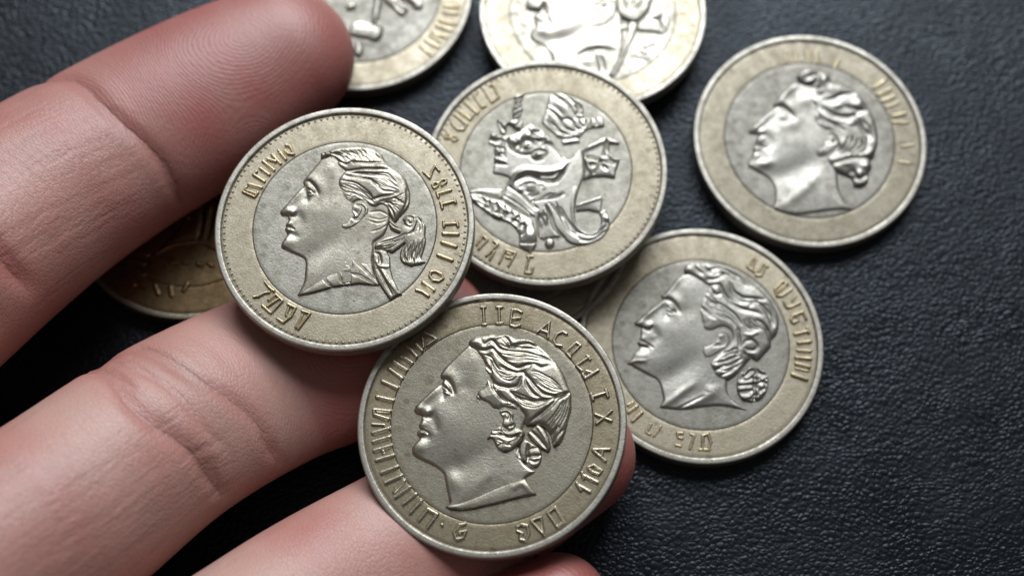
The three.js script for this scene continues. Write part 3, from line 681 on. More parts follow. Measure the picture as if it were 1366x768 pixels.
      ['creature', `outline: -636 399 -601 464 -509 426 -378 438 -273 501 -168 571 -63 508 15 447 67 432 15 436 80 346 170 232 236 143 279 146 326 201 378 254 402 229 422 116 423 -25 414 -100 364 -239 327 -404 319 -555 339 -638 402 -709 478 -745 555 -711 595 -643 596 -559 578 -510 650 -466 686 -560 705 -628 683 -706 604 -807 501 -860 399 -885 285 -871 215 -829 158 -791 -8 -806 5 -827 -72 -799 -106 -714 -128 -577 -224 -511 -353 -426 -484 -339 -462 -242 -443 -173 -409 -83 -495 -47 -585 -26 -583 44 -580 129 -577 242 -590 313 -636 339
shape -0.08 0.32 0.3 0.08 1.6
blob 0.5 0.35 20 0.26: -581 427
line 0.16 -0.28: -621 370 -548 355 -496 383 -470 311 -469 155
line 0.16 0.2: -574 270 -522 241 -483 156 / -574 157 -509 128 -456 113
line 0.14 -0.24: -580 185 -522 184 -470 212 / -574 86 -508 85 -443 71 / -581 291 -522 277 -483 269
blob 0.55 0.42 10 0.4: -326 352
blob 0.6 0.45 20 0.36: -195 421
blob 0.5 0.42 0 0.34: -103 392
blob 0.4 0.34 0 0.3: -142 492
blob 0.35 0.3 0 0.3: -208 294
blob 0.12 0.12 0 -0.4: -191 299
line 0.14 -0.34: -411 396 -424 339 -378 260 -300 210 -209 192 -130 208
line 0.12 -0.26: -352 381 -300 337 -313 288 / -273 394 -247 323 -261 252 / -148 492 -116 463 -63 477 / -116 363 -51 348 1 376 / -168 464 -129 421 -64 405
line 0.14 -0.3: -170 173 -118 123 -46 136 9 206 -52 242 -130 222
blob 0.36 0.3 20 0.3: -78 186
blob 0.5 0.5 -30 0.3: 40 361
line 0.12 -0.24: -38 334 14 319 79 304 / -64 391 -12 348 -25 291
line 0.16 -0.26: 2 433 14 347 105 261 182 189 259 118
line 0.16 -0.2: 28 390 92 290 156 204 220 104
line 0.3 0.34: -378 -146 -326 -49 -222 -1 -67 -17 -67 -24 63 -19 180 15 233 76
line 0.2 -0.34: -326 -133 -249 -85 -171 -68 -67 -108 62 -126 10 -137 114 -124 193 -27 259 76
line 0.1 -0.2: -67 -73 63 -68 154 -13
blob 0.9 0.7 0 0.26: -133 -219
flow 6 0.08 -0.2: -262 -217 -171 -149 -16 -178 / -211 -343 -107 -330 9 -241
line 0.12 -0.28: -288 -245 -198 -356 -95 -454 / -275 -203 -223 -162 -119 -149
line 0.11 -0.26: -475 -291 -314 -397 -137 -550 / -404 -194 -275 -286 -115 -461
line 0.2 0.16: -449 -312 -301 -424 -147 -536
flow 3 0.1 -0.24: -172 -371 -17 -289 61 -249 / -121 -399 -69 -358 112 -346 280 -279
flow 5 0.09 -0.24: -115 -509 -90 -660 -59 -796 / -5 -469 32 -620 -71 -756
line 0.16 -0.34: 2 -428 46 -538 95 -689 203 -813
flow 4 0.1 -0.24: 21 -401 123 -539 223 -718 349 -828 / 137 -361 238 -554 338 -719 490 -775
line 0.12 -0.2: 439 -775 541 -762 645 -668 / 374 -828 502 -823 644 -723
blob 0.3 0.3 0 0.24: 670 -580
line 0.2 0.1: 319 -224 291 -431 314 -637 439 -761`, null],
      ['horn', `outline: -354 906 -312 930 -230 944 -262 854 -249 781 -262 702 -299 638 -358 624 -375 697 -367 783 -345 834
shape -0.08 0.5 0.25 0.2 0.8
line 0.14 -0.34: -365 783 -312 811 -259 840 / -371 711 -312 753 -253 796 / -345 855 -299 869 -259 898
line 0.14 -0.28: -358 639 -312 681 -259 724`, 'creature'],
      ['ear', `outline: -545 627 -510 615 -450 575 -378 610 -286 623 -247 580 -273 451 -339 495 -418 568 -437 496 -450 446 -496 457 -532 541
shape -0.08 0.6 0.25 0.16 0.8
line 0.2 -0.34: -523 598 -483 511 -463 461 / -411 560 -352 509 -286 466
line 0.12 -0.2: -326 523 -299 580 -260 594`, 'creature'],
      ['leg', `outline: -846 -286 -818 -262 -727 -274 -611 -324 -494 -350 -353 -462 -224 -535 -147 -591 -120 -687 -100 -782 -108 -877 -162 -960 -225 -938 -298 -883 -299 -767 -327 -698 -391 -629 -468 -590 -571 -561 -636 -506 -739 -422 -813 -366
shape -0.08 0.42 0.3 0.3 1.2
flow 5 0.1 -0.16: -818 -280 -637 -351 -456 -464 -224 -604 / -791 -363 -610 -489 -404 -602 -250 -713
line 0.1 -0.26: -701 -309 -649 -393 -675 -434 / -624 -351 -584 -448 -597 -503 / -546 -380 -507 -477 -520 -545 / -456 -422 -430 -505 -455 -560 / -378 -478 -353 -561 -378 -616 / -301 -521 -276 -617 -301 -685
blob 0.2 0.2 0 0.22: -649 -406
blob 0.2 0.2 0 0.22: -559 -476
blob 0.22 0.2 0 0.24: -456 -478
blob 0.22 0.2 0 0.22: -340 -548
blob 0.2 0.2 0 0.2: -507 -546
blob 0.22 0.2 0 0.2: -250 -617
blob 0.6 0.6 0 0.2: -174 -768
line 0.12 -0.3: -295 -851 -200 -857 -105 -850
line 0.14 -0.2: -225 -658 -238 -740 -263 -767`, null],
      ['cloud', `outline: -849 -265 -829 -221 -702 -203 -572 -208 -479 -217 -484 -332 -611 -317 -728 -270
shape -0.08 0.3 0.3 0.1 1`, null],
      ['ball', `outline: -21 -858 -5 -813 37 -797 79 -814 94 -859 78 -902 36 -919 -6 -901
shape -0.08 0.5 0.5 0.1 0.8`, null],
      ['bag', `outline: -39 605 11 734 29 850 69 934 178 942 283 893 390 830 429 772 444 649 502 624 634 639 660 524 513 503 447 467 381 396 276 389 145 400 68 472 -10 545
shape -0.08 0.42 0.3 0.14 1.6
line 0.16 -0.32: 37 741 109 693 174 610 206 523 277 472 342 457
line 0.14 0.2: 31 763 109 711 181 631
line 0.16 -0.3: 78 922 203 847 287 752 332 629
blob 1.0 0.6 -50 0.2: 176 775
flow 4 0.1 -0.2: 17 705 82 604 173 488 303 429 / -23 605 55 518 146 431 276 401
line 0.14 -0.26: 207 602 266 615 318 572 343 500 421 484
line 0.13 -0.3: 345 629 397 625 450 642 / 334 773 373 729 345 643 / 387 801 386 715 424 671
flow 4 0.1 -0.2: 243 890 334 802 358 643 / 387 816 426 743 437 656
line 0.1 -0.24: 450 613 462 555 435 513 / 502 612 514 555 487 512 / 555 626 580 568 566 525 / 384 599 396 542 422 513
line 0.16 0.2: 256 890 375 859 413 786`, null],
      ['bar', `corners: 171 359 354 391 396 342 380 331 197 308
shape -0.08 0.34 0.2 0.08 0.6`, null],
      ['star', `corners: 398 232 457 285 549 340 652 398 720 388 836 325 822 301 718 309 703 196 766 139 833 124 782 -22 767 -107 658 -84 528 -88 411 -122 423 -30 427 59
shape -0.08 0.44 0.3 0.14 0.9
line 0.12 -0.4 0: 683 352 662 254 641 162
line 0.13 -0.42 0: 470 143 584 116 752 69
line 0.12 -0.4 0: 616 106 569 15 529 -37
line 0.3 0.2: 430 242 549 298 654 353
line 0.2 0.16: 690 197 740 140 818 110 / 455 129 479 31 516 -46
line 0.2 -0.24: 492 58 544 58 / 635 57 672 0`, null],
      ['handle', `corners: 327 -411 446 -367 612 -308 626 -353 603 -507 572 -506 470 -477 326 -490
shape -0.08 0.36 0.2 0.1 0.8
line 0.2 0.14: 342 -418 472 -378 601 -332`, null],
    ],
    letters: [
      ['-1136 436 -1090 463 -1067 423 -1009 437 -989 393 -1026 372 -1067 410 -1130 414/-1105 489 -1067 435', 0.15, 0.13],
      ['-1058 599 -987 510 -918 509 -882 571 -1013 689', 0.16, 0.14],
      ['-967 730 -848 633 -814 686', 0.17, 0.14],
      ['-898 837 -768 708 -753 742', 0.17, 0.14],
      ['-772 965 -801 918 -716 783 -678 798', 0.17, 0.14],
      ['-697 1006 -603 845 -520 908 -586 1064 -621 1050', 0.16, 0.14],
      ['-694 -760 -762 -861/-694 -760 -643 -806 -740 -915', 0.15, 0.15],
      ['-574 -825 -530 -862 -655 -993/-567 -942 -616 -1034', 0.16, 0.15],
      ['-446 -926 -514 -1079/-446 -926 -334 -965 -412 -1116/-438 -1011 -378 -1025 -387 -982 -429 -962', 0.14, 0.14],
      ['-190 -1009 -231 -1190 -167 -1195 -148 -1135/-204 -1005 -149 -1006', 0.15, 0.15],
    ],
  },
  B: {
    parts: [
      ['portrait', `outline: -745 1011 -768 656 -697 393 -756 237 -803 74 -772 -16 -707 -45 -711 -122 -684 -215 -737 -291 -750 -383 -681 -461 -568 -528 -503 -657 -501 -805 -566 -1001 -260 -1131 -8 -1098 207 -907 319 -674 357 -374 347 -37 314 307 301 832 -101 1227 -470 1227
shape -0.08 0.38 0.7 0.46 5
blob 0.55 0.5 0 0.3: -707 57
blob 0.4 0.4 0 0.2: -649 31
line 0.25 -0.36: -772 -20 -686 -37 -599 -20 -584 100
line 0.5 -0.2: -584 66 -557 -122 -487 -257
blob 0.5 0.3 20 0.2: -658 -181
line 0.16 -0.3: -703 -130 -643 -147 -587 -189
blob 0.7 0.6 0 0.3: -616 -291
line 1.0 -0.36: -561 -458 -418 -425 -276 -391 -132 -291
line 0.35 -0.34: -195 -657 -81 -591 61 -555 244 -583
line 0.4 -0.34: 46 -608 85 -740 96 -871
blob 0.7 0.6 0 0.2: -84 -723`, null],
      ['hair', `outline: -99 -232 -46 -270 40 -274 155 -243 258 -122 299 31 285 307 33 656 -399 1011 -548 832 -260 568 -120 307 -124 100 -38 66 18 -3 1 -105 -72 -189
shape -0.08 0.8 0.5 0.3 2
line 0.25 -0.3: -125 14 -40 -37 16 -88 73 -71
line 0.25 -0.26: 18 -3 76 31 162 31 / 92 83 150 134 252 169
flow 4 0.16 -0.2: -48 272 94 169 248 31 / -258 656 29 480 283 237`, 'portrait'],
      ['flower', `outline: 282 -37 344 -122 442 -173 528 -176 602 -105 686 14 723 237 651 411 464 463 315 341 274 134
shape -0.08 0.8 0.6 0.3 2
line 0.2 -0.2: 353 169 392 49 390 -37 / 597 134 564 31 491 -3 / 457 272 496 134 492 31`, null],
      ['stem', `outline: 428 -173 530 -186 512 -291 432 -483 324 -748 237 -923 193 -895 283 -707 380 -408
shape -0.08 0.5 0.4 0.1 1`, null],
      ['leaf', `corners: 203 -282 298 -206 430 -198 422 -274 296 -282
shape -0.08 0.36 0.3 0.1 1`, null],
      ['leaf', `corners: 512 -294 536 -189 706 -11 806 -20 876 -54 918 -156 884 -274 835 -333 680 -311
shape -0.08 0.46 0.4 0.16 1.2
line 0.2 -0.34: 716 -122 787 -122 818 -71 / 787 -130 811 -240 823 -291`, null],
      ['mark', `corners: 405 -649 512 -608 589 -458 719 -408 737 -466 657 -525 640 -608 687 -657 656 -723 579 -707 496 -657
shape -0.08 0.24 0.25 0.06 0.8
line 0.14 -0.26: 541 -591 611 -624 654 -608 / 586 -525 628 -541 687 -491 / 511 -649 608 -690 659 -657`, null],
    ],
    letters: [
    ],
  },
  C: {
    parts: [
      ['leg', `corners: 149 20 166 -143 149 -345 135 -465 189 -479 239 -385 257 -224 256 20
shape -0.08 0.6 0.5 0.3 1`, null],
      ['boot', `outline: -95 -465 10 -412 135 -445 222 -412 283 -479 295 -559 265 -658 196 -698 101 -658 -29 -638 -113 -599
shape -0.08 0.5 0.4 0.24 1.2
line 0.3 0.24: 247 -452 268 -545 229 -638
line 0.2 -0.26: 106 -479 213 -492 244 -559 217 -612`, null],
      ['limb', `corners: 246 -62 285 -156 394 -251 504 -365 539 -338 590 -264 486 -143 436 -35
shape -0.08 0.5 0.4 0.3 1.2
line 0.2 -0.26: 440 -170 471 -251 526 -291
blob 0.5 0.4 45 0.2: 513 -251`, null],
      ['paw', `outline: 485 -89 558 -170 643 -251 703 -271 761 -237 760 -170 722 -89 602 -7
shape -0.08 0.5 0.4 0.3 1.2
line 0.2 -0.24: 581 -143 618 -197 654 -210`, null],
      ['knob', `outline: -47 -784 -28 -678 20 -705 61 -784 50 -876 4 -909 -44 -863
shape -0.08 0.6 0.5 0.2 1`, null],
      ['knob', `outline: -175 -224 -130 -156 -58 -170 -42 -237 -90 -271 -149 -278
shape -0.08 0.5 0.5 0.2 1`, null],
    ],
    letters: [
      ['1022 -221 1188 -227', 0.26, 0.13],
      ['1011 -291 1171 -314', 0.26, 0.13],
      ['972 -412 1143 -455', 0.26, 0.13],
      ['937 -475 1097 -539', 0.26, 0.14],
      ['874 -572 1040 -632/898 -579 946 -625', 0.22, 0.13],
      ['852 -612 971 -694', 0.2, 0.12],
      ['812 -678 942 -764', 0.26, 0.13],
      ['749 -757 868 -869', 0.24, 0.12],
    ],
  },
  G: {
    parts: [
      ['motif', `outline: -382 -601 -299 -458 -158 -293 11 20 161 104 397 62 440 -561 283 -524 164 -468 48 -454 -86 -468 -199 -499 -290 -561
shape -0.08 0.5 0.5 0.3 2
line 0.25 -0.3: 101 -396 124 -189 106 62 / 197 -396 221 -189 245 20
line 0.2 0.24: -364 -591 -199 -495 47 -448 322 -530
blob 0.35 0.3 0 0.4: -45 -131`, null],
    ],
    letters: [
      ['-541 -540 -471 -571', 0.3, 0.1],
      ['-600 -632 -500 -683', 0.3, 0.1],
      ['-560 -764 -489 -805', 0.3, 0.1],
      ['-669 -825 -583 -926', 0.3, 0.12],
      ['-186 -663 -137 -675', 0.25, 0.16],
      ['-51 -673 -21 -683', 0.25, 0.16],
      ['103 -683 153 -708', 0.25, 0.16],
      ['228 -683 274 -714', 0.25, 0.16],
      ['-353 -946 -306 -1047', 0.3, 0.1],
      ['-180 -967 -153 -1067', 0.3, 0.1],
      ['-24 -1007 7 -926', 0.3, 0.1],
    ],
  },
};
// [mm from the tip, bow, width, depth, from angle, to angle, lean] of each finger's joint folds; centre of the whorl; fine wrinkles; redness
const FOLDS = [
  [[20.5, 0.4, 1.1, 0.34, -1.5, 1.45, 2.0], [43.5, 0.4, 1.2, 0.7, -1.1, 1.7, 0.3], [48, 0.5, 0.8, 0.3, -1.2, 1.5, 0]],
  [[26, 0.2, 0.9, 0.3, -1.2, 1.3, 3.0], [32.8, -1.2, 1.0, 0.42, -1.2, 1.4, 0.4], [29.4, -0.4, 0.5, 0.14, -0.7, 1.2, 1.6]],
  [[46, 1, 1, 0.5, -1.3, 1.3]],
  [[20, 1, 0.8, 0.3, -1.4, 1.3]],
  [],
];
const WHORL = [[3.5, 1.0, 1], [8, 0, 1], [8, 0, 1], [3, 1.5, 1], [0, 0, 1]];
const WRINKLES = [[[30, 8, 1.2], [44, 7, 1.2]], [[42, 8, 1.2], [31, 3, 1.2]], [[40, 8, 1]], [], []];
const TONE = [0.05, -0.06, -0.1, 0.12, 0];

// ---------------------------------------------------------------- the black leather
{
  const S = 2048, SPAN = 72, cells = 132, r = rng(5), px = new Float32Array(cells * cells), py = new Float32Array(cells * cells), ph = new Float32Array(cells * cells);
  for (let i = 0; i < px.length; i++) { px[i] = r(); py[i] = r(); ph[i] = r(); }
  const warpX = tileNoise(S, 20, 3, 91), warpY = tileNoise(S, 20, 3, 92), grain = tileNoise(S, 300, 2, 93), slow = tileNoise(S, 14, 4, 94), H = new Float32Array(S * S);
  for (let y = 0; y < S; y++) for (let x = 0; x < S; x++) {
    const k = y * S + x, u = (x / S) * cells + warpX[k] * 0.9, v = (y / S) * cells + warpY[k] * 0.9, ci = Math.floor(u), cj = Math.floor(v);
    let a = 9, b = 9, hh = 0;
    for (let j = -1; j <= 1; j++) for (let i = -1; i <= 1; i++) {
      const q = ((cj + j + cells) % cells) * cells + ((ci + i + cells) % cells), dx = (ci + i + px[q] - u) * 0.82, dy = cj + j + py[q] - v, d = dx * dx + dy * dy;
      if (d < a) { b = a; a = d; hh = ph[q]; } else if (d < b) b = d;
    }
    H[k] = (0.75 * (1 - smooth(0, 0.95, Math.sqrt(a))) + 0.25 * smooth(0, 0.4, Math.sqrt(b) - Math.sqrt(a))) * (0.35 + 0.65 * hh) * 0.8 + grain[k] * 0.12 + slow[k] * 0.1;
  }
  const bump = dataTexture(S, S, (x, y, d, i) => { const v = 60 + H[y * S + x] * 190; put(d, i, v, v, v); });
  const rough = dataTexture(1024, 1024, (x, y, d, i) => { const v = 118 + slow[y * 2 * S + x * 2] * 26 - H[y * 2 * S + x * 2] * 18; put(d, i, v, v, v); });
  const leather = new THREE.MeshPhysicalMaterial({ color: new THREE.Color(0.0056, 0.0064, 0.0082), roughness: 0.9, roughnessMap: rough, bumpMap: bump, bumpScale: 0.13 * MM, specularIntensity: 0.7, specularColor: new THREE.Color(0.74, 0.86, 1) });
  leather.name = 'black leather';
  const g = new THREE.BoxGeometry(0.7, 0.012, 0.5, 4, 1, 4), p = g.attributes.position, u = g.attributes.uv;
  for (let i = 0; i < p.count; i++) u.setXY(i, p.getX(i) / (SPAN * MM), -p.getZ(i) / (SPAN * MM));
  const t = mesh('tabletop', g, leather, scene);
  t.position.y = -0.006;
  t.userData = { kind: 'structure', label: 'black grained leather surface under the coins and the hand', category: 'tabletop' };
}

// ---------------------------------------------------------------- the hand: one continuous skin over five tapering, bent fingers, a palm and a wrist
// x, y, z of the axis, half width, half thickness (mm), fingertip first
const FINGERS = {
  index: [[-26.7, 6.2, -25.6, 8.87, 5.9], [-32.6, 6.6, -21.6, 10.05, 6.4], [-38.6, 7.0, -17.3, 10.7, 6.9], [-44.5, 7.6, -13.0, 10.89, 7.3], [-50.3, 9.2, -7.7, 11.15, 8.3], [-55.1, 11.5, -1.3, 10.98, 9], [-60.2, 16.0, 8.0, 10.5, 9.3], [-65.2, 21.0, 17.4, 10.04, 9.5], [-71.3, 28.0, 29.0, 9.6, 10]],
  middle: [[-9.3, 4.6, 6.4, 7.4, 3.3], [-15.2, 5.3, 9.2, 8.98, 4.9], [-25.2, 5.6, 12.5, 9.7, 5.4], [-35.0, 9.8, 19.5, 9.93, 7.7], [-44.0, 14.5, 28.8, 10.3, 9], [-52.1, 19.0, 36.3, 10.11, 9.5], [-60.1, 27.0, 44.7, 9.4, 10]],
  ring: [[6.3, 5.3, 20.4, 6.89, 4.7], [-2.5, 5.8, 25.6, 8.1, 5.2], [-11.0, 6.6, 31.3, 9.01, 5.8], [-18.7, 8.5, 36.5, 9.45, 7], [-25.6, 11.0, 41.6, 9.38, 8], [-36.0, 16.0, 49.9, 9.31, 9], [-51.9, 25.0, 60.8, 8.8, 10]],
  pinky: [[4.8, 8.0, 36.2, 5.1, 4.6], [-1.7, 8.0, 40.2, 6.3, 5], [-10.4, 7.0, 45.7, 6.93, 6], [-19.9, 10.0, 51.9, 7.38, 7], [-29.0, 14.0, 58.1, 7.24, 7.5], [-43.1, 23.0, 73.8, 7.2, 8.5]],
  thumb: [[-82.0, 40.0, -22.0, 8.52, 8], [-84.7, 41.0, -8, 9.4, 9], [-90.4, 40.0, 8, 9.6, 9.6], [-98, 37, 28, 11, 11], [-108, 33.0, 58, 14, 14]],
  palm_index: [[-71.3, 28, 29, 10, 10.5], [-88, 35, 50, 13, 12], [-112, 38, 82, 15, 14]],
  palm_middle: [[-60.1, 27, 44.7, 10, 10.5], [-80, 34, 62, 12, 12], [-108, 37, 92, 14, 14]],
  palm_ring: [[-51.9, 25, 60.8, 9.5, 10.5], [-75, 33, 76, 12, 12], [-106, 36, 102, 14, 14]],
  palm_pinky: [[-43.1, 23, 73.8, 8, 9.5], [-70, 31, 90, 12, 12], [-104, 36, 110, 14, 14]],
  wrist: [[-110, 37, 95, 24, 16], [-135, 40, 122, 25, 19], [-170, 44, 155, 28, 24]],
};
{
  const axis = (lo, fineLo, fineHi, hi, fine, coarse) => { const a = []; for (let v = lo; v < fineLo; v += coarse) a.push(v); for (let v = fineLo; v <= fineHi; v += fine) a.push(v); for (let v = fineHi + coarse; v <= hi; v += coarse) a.push(v); return Float32Array.from(a); };
  const X = axis(-205, -66, 15, 17, 0.42, 1.6), Y = axis(-2, 1, 21, 72, 0.42, 1.2), Z = axis(-40, -39, 45, 190, 0.42, 1.6);
  const nx = X.length, ny = Y.length, nz = Z.length, N = nx * ny * nz, names = Object.keys(FINGERS);
  const field = new Float32Array(N).fill(99), owner = new Uint8Array(N);
  const lower = (A, v) => { let a = 0, b = A.length; while (a < b) { const m = (a + b) >> 1; if (A[m] < v) a = m + 1; else b = m; } return a; };
  const lines = names.map((name) => {
    const p = FINGERS[name], out = [], n = p.length;
    for (let i = 0; i < n - 1; i++) for (let k = 0; k < 7; k++) {
      const t = k / 7, t2 = t * t, t3 = t2 * t, A = p[Math.max(0, i - 1)], B = p[i], C = p[i + 1], D = p[Math.min(n - 1, i + 2)];
      out.push(B.map((b, e) => { const ta = (C[e] - A[e]) * 0.5, tb = (D[e] - B[e]) * 0.5; return (2 * t3 - 3 * t2 + 1) * b + (t3 - 2 * t2 + t) * ta + (-2 * t3 + 3 * t2) * C[e] + (t3 - t2) * tb; }));
    }
    out.push(p[n - 1]);
    return out;
  });
  // frames along each line: length from the tip, direction, side and up
  const frames = lines.map((L) => {
    let s = 0;
    return L.slice(0, -1).map((a, i) => {
      const b = L[i + 1], T = new THREE.Vector3(b[0] - a[0], b[1] - a[1], b[2] - a[2]), len = T.length(); T.divideScalar(len);
      const S = new THREE.Vector3().crossVectors(T, new THREE.Vector3(0, 1, 0)).normalize(), U = new THREE.Vector3().crossVectors(S, T);
      const f = { a, b, T, S, U, len, s }; s += len; return f;
    });
  });
  const near = (f, x, y, z) => {                            // {value, along, across angle}
    const dx = x - f.a[0], dy = y - f.a[1], dz = z - f.a[2], t = clamp((dx * f.T.x + dy * f.T.y + dz * f.T.z) / f.len), q = t * f.len;
    const ox = dx - f.T.x * q, oy = dy - f.T.y * q, oz = dz - f.T.z * q, rx = mix(f.a[3], f.b[3], t), ry = mix(f.a[4], f.b[4], t);
    const c = ox * f.T.x + oy * f.T.y + oz * f.T.z, a = ox * f.S.x + oy * f.S.y + oz * f.S.z, b = ox * f.U.x + oy * f.U.y + oz * f.U.z;
    const e = Math.sqrt((a / rx) ** 2 + (b / ry) ** 2 + (c / (rx * 0.95)) ** 2);
    return [(e - 1) * Math.min(rx, ry), f.s + q + c, a, b, rx, ry];
  };
  for (let w = 0; w < names.length; w++) {
    const own = new Float32Array(N).fill(99);
    for (const f of frames[w]) {
      const m = Math.max(f.a[3], f.b[3], f.a[4], f.b[4]) + 6, lo = [0, 1, 2].map((e) => Math.min(f.a[e], f.b[e]) - m), hi = [0, 1, 2].map((e) => Math.max(f.a[e], f.b[e]) + m);
      const i0 = lower(X, lo[0]), i1 = lower(X, hi[0]), j0 = lower(Y, lo[1]), j1 = lower(Y, hi[1]), k0 = lower(Z, lo[2]), k1 = lower(Z, hi[2]);
      for (let k = k0; k < k1; k++) for (let j = j0; j < j1; j++) for (let i = i0; i < i1; i++) {
        const q = (k * ny + j) * nx + i, dx = X[i] - f.a[0], dy = Y[j] - f.a[1], dz = Z[k] - f.a[2], T = f.T, l = clamp((dx * T.x + dy * T.y + dz * T.z) / f.len), ql = l * f.len;
        const ox = dx - T.x * ql, oy = dy - T.y * ql, oz = dz - T.z * ql, rx = f.a[3] + (f.b[3] - f.a[3]) * l, ry = f.a[4] + (f.b[4] - f.a[4]) * l;
        const c = (ox * T.x + oy * T.y + oz * T.z) / (rx * 0.95), a = (ox * f.S.x + oy * f.S.y + oz * f.S.z) / rx, b = (ox * f.U.x + oy * f.U.y + oz * f.U.z) / ry;
        const v = (Math.sqrt(a * a + b * b + c * c) - 1) * Math.min(rx, ry);
        if (v < own[q]) own[q] = v;
      }
    }
    const soft = w < 4 ? 0 : 9;                             // the fingers stay apart; palm, thumb and wrist blend
    for (let q = 0; q < N; q++) {
      const a = field[q], b = own[q];
      if (b >= 90) continue;
      if (b < a) owner[q] = w;
      if (!soft || a >= 90) field[q] = Math.min(a, b);
      else { const h = Math.max(0, soft - Math.abs(a - b)) / soft; field[q] = Math.min(a, b) - h * h * soft * 0.25; }
    }
  }
  // surface nets
  const cellV = new Int32Array(N).fill(-1), P = [], own = [], quads = [];
  const off = [0, 1, nx, nx + 1, nx * ny, nx * ny + 1, nx * ny + nx, nx * ny + nx + 1], edges = [[0, 1], [2, 3], [4, 5], [6, 7], [0, 2], [1, 3], [4, 6], [5, 7], [0, 4], [1, 5], [2, 6], [3, 7]];
  for (let k = 0; k < nz - 1; k++) for (let j = 0; j < ny - 1; j++) for (let i = 0; i < nx - 1; i++) {
    const q = (k * ny + j) * nx + i; let neg = 0;
    for (let e = 0; e < 8; e++) if (field[q + off[e]] < 0) neg++;
    if (neg === 0 || neg === 8) continue;
    let x = 0, y = 0, z = 0, n = 0;
    for (const [a, b] of edges) {
      const fa = field[q + off[a]], fb = field[q + off[b]];
      if (fa < 0 === fb < 0) continue;
      const t = fa / (fa - fb), pa = [i + (a & 1), j + ((a >> 1) & 1), k + (a >> 2)], pb = [i + (b & 1), j + ((b >> 1) & 1), k + (b >> 2)];
      x += mix(X[pa[0]], X[pb[0]], t); y += mix(Y[pa[1]], Y[pb[1]], t); z += mix(Z[pa[2]], Z[pb[2]], t); n++;
    }
    cellV[q] = P.length / 3; P.push(x / n, y / n, z / n); own.push(owner[q]);
  }
  const step = [1, nx, nx * ny];
  for (let k = 1; k < nz - 1; k++) for (let j = 1; j < ny - 1; j++) for (let i = 1; i < nx - 1; i++) {
    const q = (k * ny + j) * nx + i, inside = field[q] < 0;
    for (let e = 0; e < 3; e++) {
      if (field[q + step[e]] < 0 === inside) continue;
      const u = step[(e + 1) % 3], v = step[(e + 2) % 3], a = cellV[q - u - v], b = cellV[q - v], c = cellV[q], d = cellV[q - u];
      if (a < 0 || b < 0 || c < 0 || d < 0) continue;
      inside ? quads.push(a, b, c, a, c, d) : quads.push(a, c, b, a, d, c);
    }
  }
  // where each point lies on its finger: s mm from the tip, v mm round from the middle of the pad
  const locate = (w, x, y, z) => {
    let best = null;
    for (const f of frames[w]) { const n = near(f, x, y, z); if (!best || n[0] < best[0]) best = n; }
    let ang = Math.atan2(best[2] / best[4], best[3] / best[5]);
    return [best[1], ang, best[4]];
  };
  const count = P.length / 3, LS = new Float32Array(count), LA = new Float32Array(count), LW = new Float32Array(count), pos = Float32Array.from(P);
  for (let i = 0; i < count; i++) { const l = locate(own[i], P[3 * i], P[3 * i + 1], P[3 * i + 2]); LS[i] = l[0]; LA[i] = l[1]; LW[i] = l[2]; }
  const geo0 = new THREE.BufferGeometry(); geo0.setAttribute('position', new THREE.BufferAttribute(pos, 3)); geo0.setIndex(quads); geo0.computeVertexNormals();
  const nor = geo0.attributes.normal.array;
  // folds of the joints pressed into the surface, and the soft pads between them
  const depthAt = (w, s, a) => {
    let d = 0;
    for (const [sc, bow, width, deep, lo, hi, lean = 0] of FOLDS[w] ?? []) {
      const x = s - (sc + bow * a * a + lean * a + 0.35 * Math.sin(a * 5 + sc)), f = smooth(lo - 0.25, lo + 0.25, a) * (1 - smooth(hi - 0.25, hi + 0.25, a));
      d += deep * f * Math.exp(-((x / width) ** 2));
    }
    return d;
  };
  for (let i = 0; i < count; i++) { const d = depthAt(own[i], LS[i], LA[i]); for (let e = 0; e < 3; e++) pos[3 * i + e] -= nor[3 * i + e] * d; }
  geo0.computeVertexNormals();
  // texture strips: one per finger along u, the back mirrored so that nothing tears
  const strips = 5, stripOf = (w) => Math.min(w, 4), vOf = (a) => { let t = a / (Math.PI / 2); if (t > 1) t = 2 - t; if (t < -1) t = -2 - t; return t; };
  const map = new Map(), OP = [], ON = [], OU = [], tri = [];
  const vert = (i, w) => {
    const key = i * 8 + w; let id = map.get(key);
    if (id === undefined) {
      const own1 = own[i] === w || (own[i] > 3 && w === 4), l = own1 ? [LS[i], LA[i]] : locate(w, P[3 * i], P[3 * i + 1], P[3 * i + 2]);
      id = OP.length / 3; map.set(key, id);
      OP.push(pos[3 * i] * MM, pos[3 * i + 1] * MM, pos[3 * i + 2] * MM); ON.push(nor[3 * i], nor[3 * i + 1], nor[3 * i + 2]);
      OU.push(w === 4 ? P[3 * i] / 90 : (l[0] + 12) / 90, (stripOf(w) + 0.5 + 0.49 * (w === 4 ? Math.sin(P[3 * i + 2] / 9) : vOf(l[1]))) / strips);
    }
    return id;
  };
  for (let t = 0; t < quads.length; t += 3) {
    const c = [0, 0, 0, 0, 0]; for (let e = 0; e < 3; e++) c[stripOf(own[quads[t + e]])]++;
    const w = c.indexOf(Math.max(...c));
    tri.push(vert(quads[t], w), vert(quads[t + 1], w), vert(quads[t + 2], w));
  }
  const g = new THREE.BufferGeometry();
  g.setAttribute('position', new THREE.Float32BufferAttribute(OP, 3)); g.setAttribute('normal', new THREE.Float32BufferAttribute(ON, 3)); g.setAttribute('uv', new THREE.Float32BufferAttribute(OU, 2)); g.setIndex(tri);
  // skin
  const SW = 2048, SH = 2000, strip = SH / strips, n1 = tileNoise(2048, 30, 5, 201, 0.6), n2 = tileNoise(2048, 9, 4, 202), n3 = tileNoise(2048, 340, 2, 203);
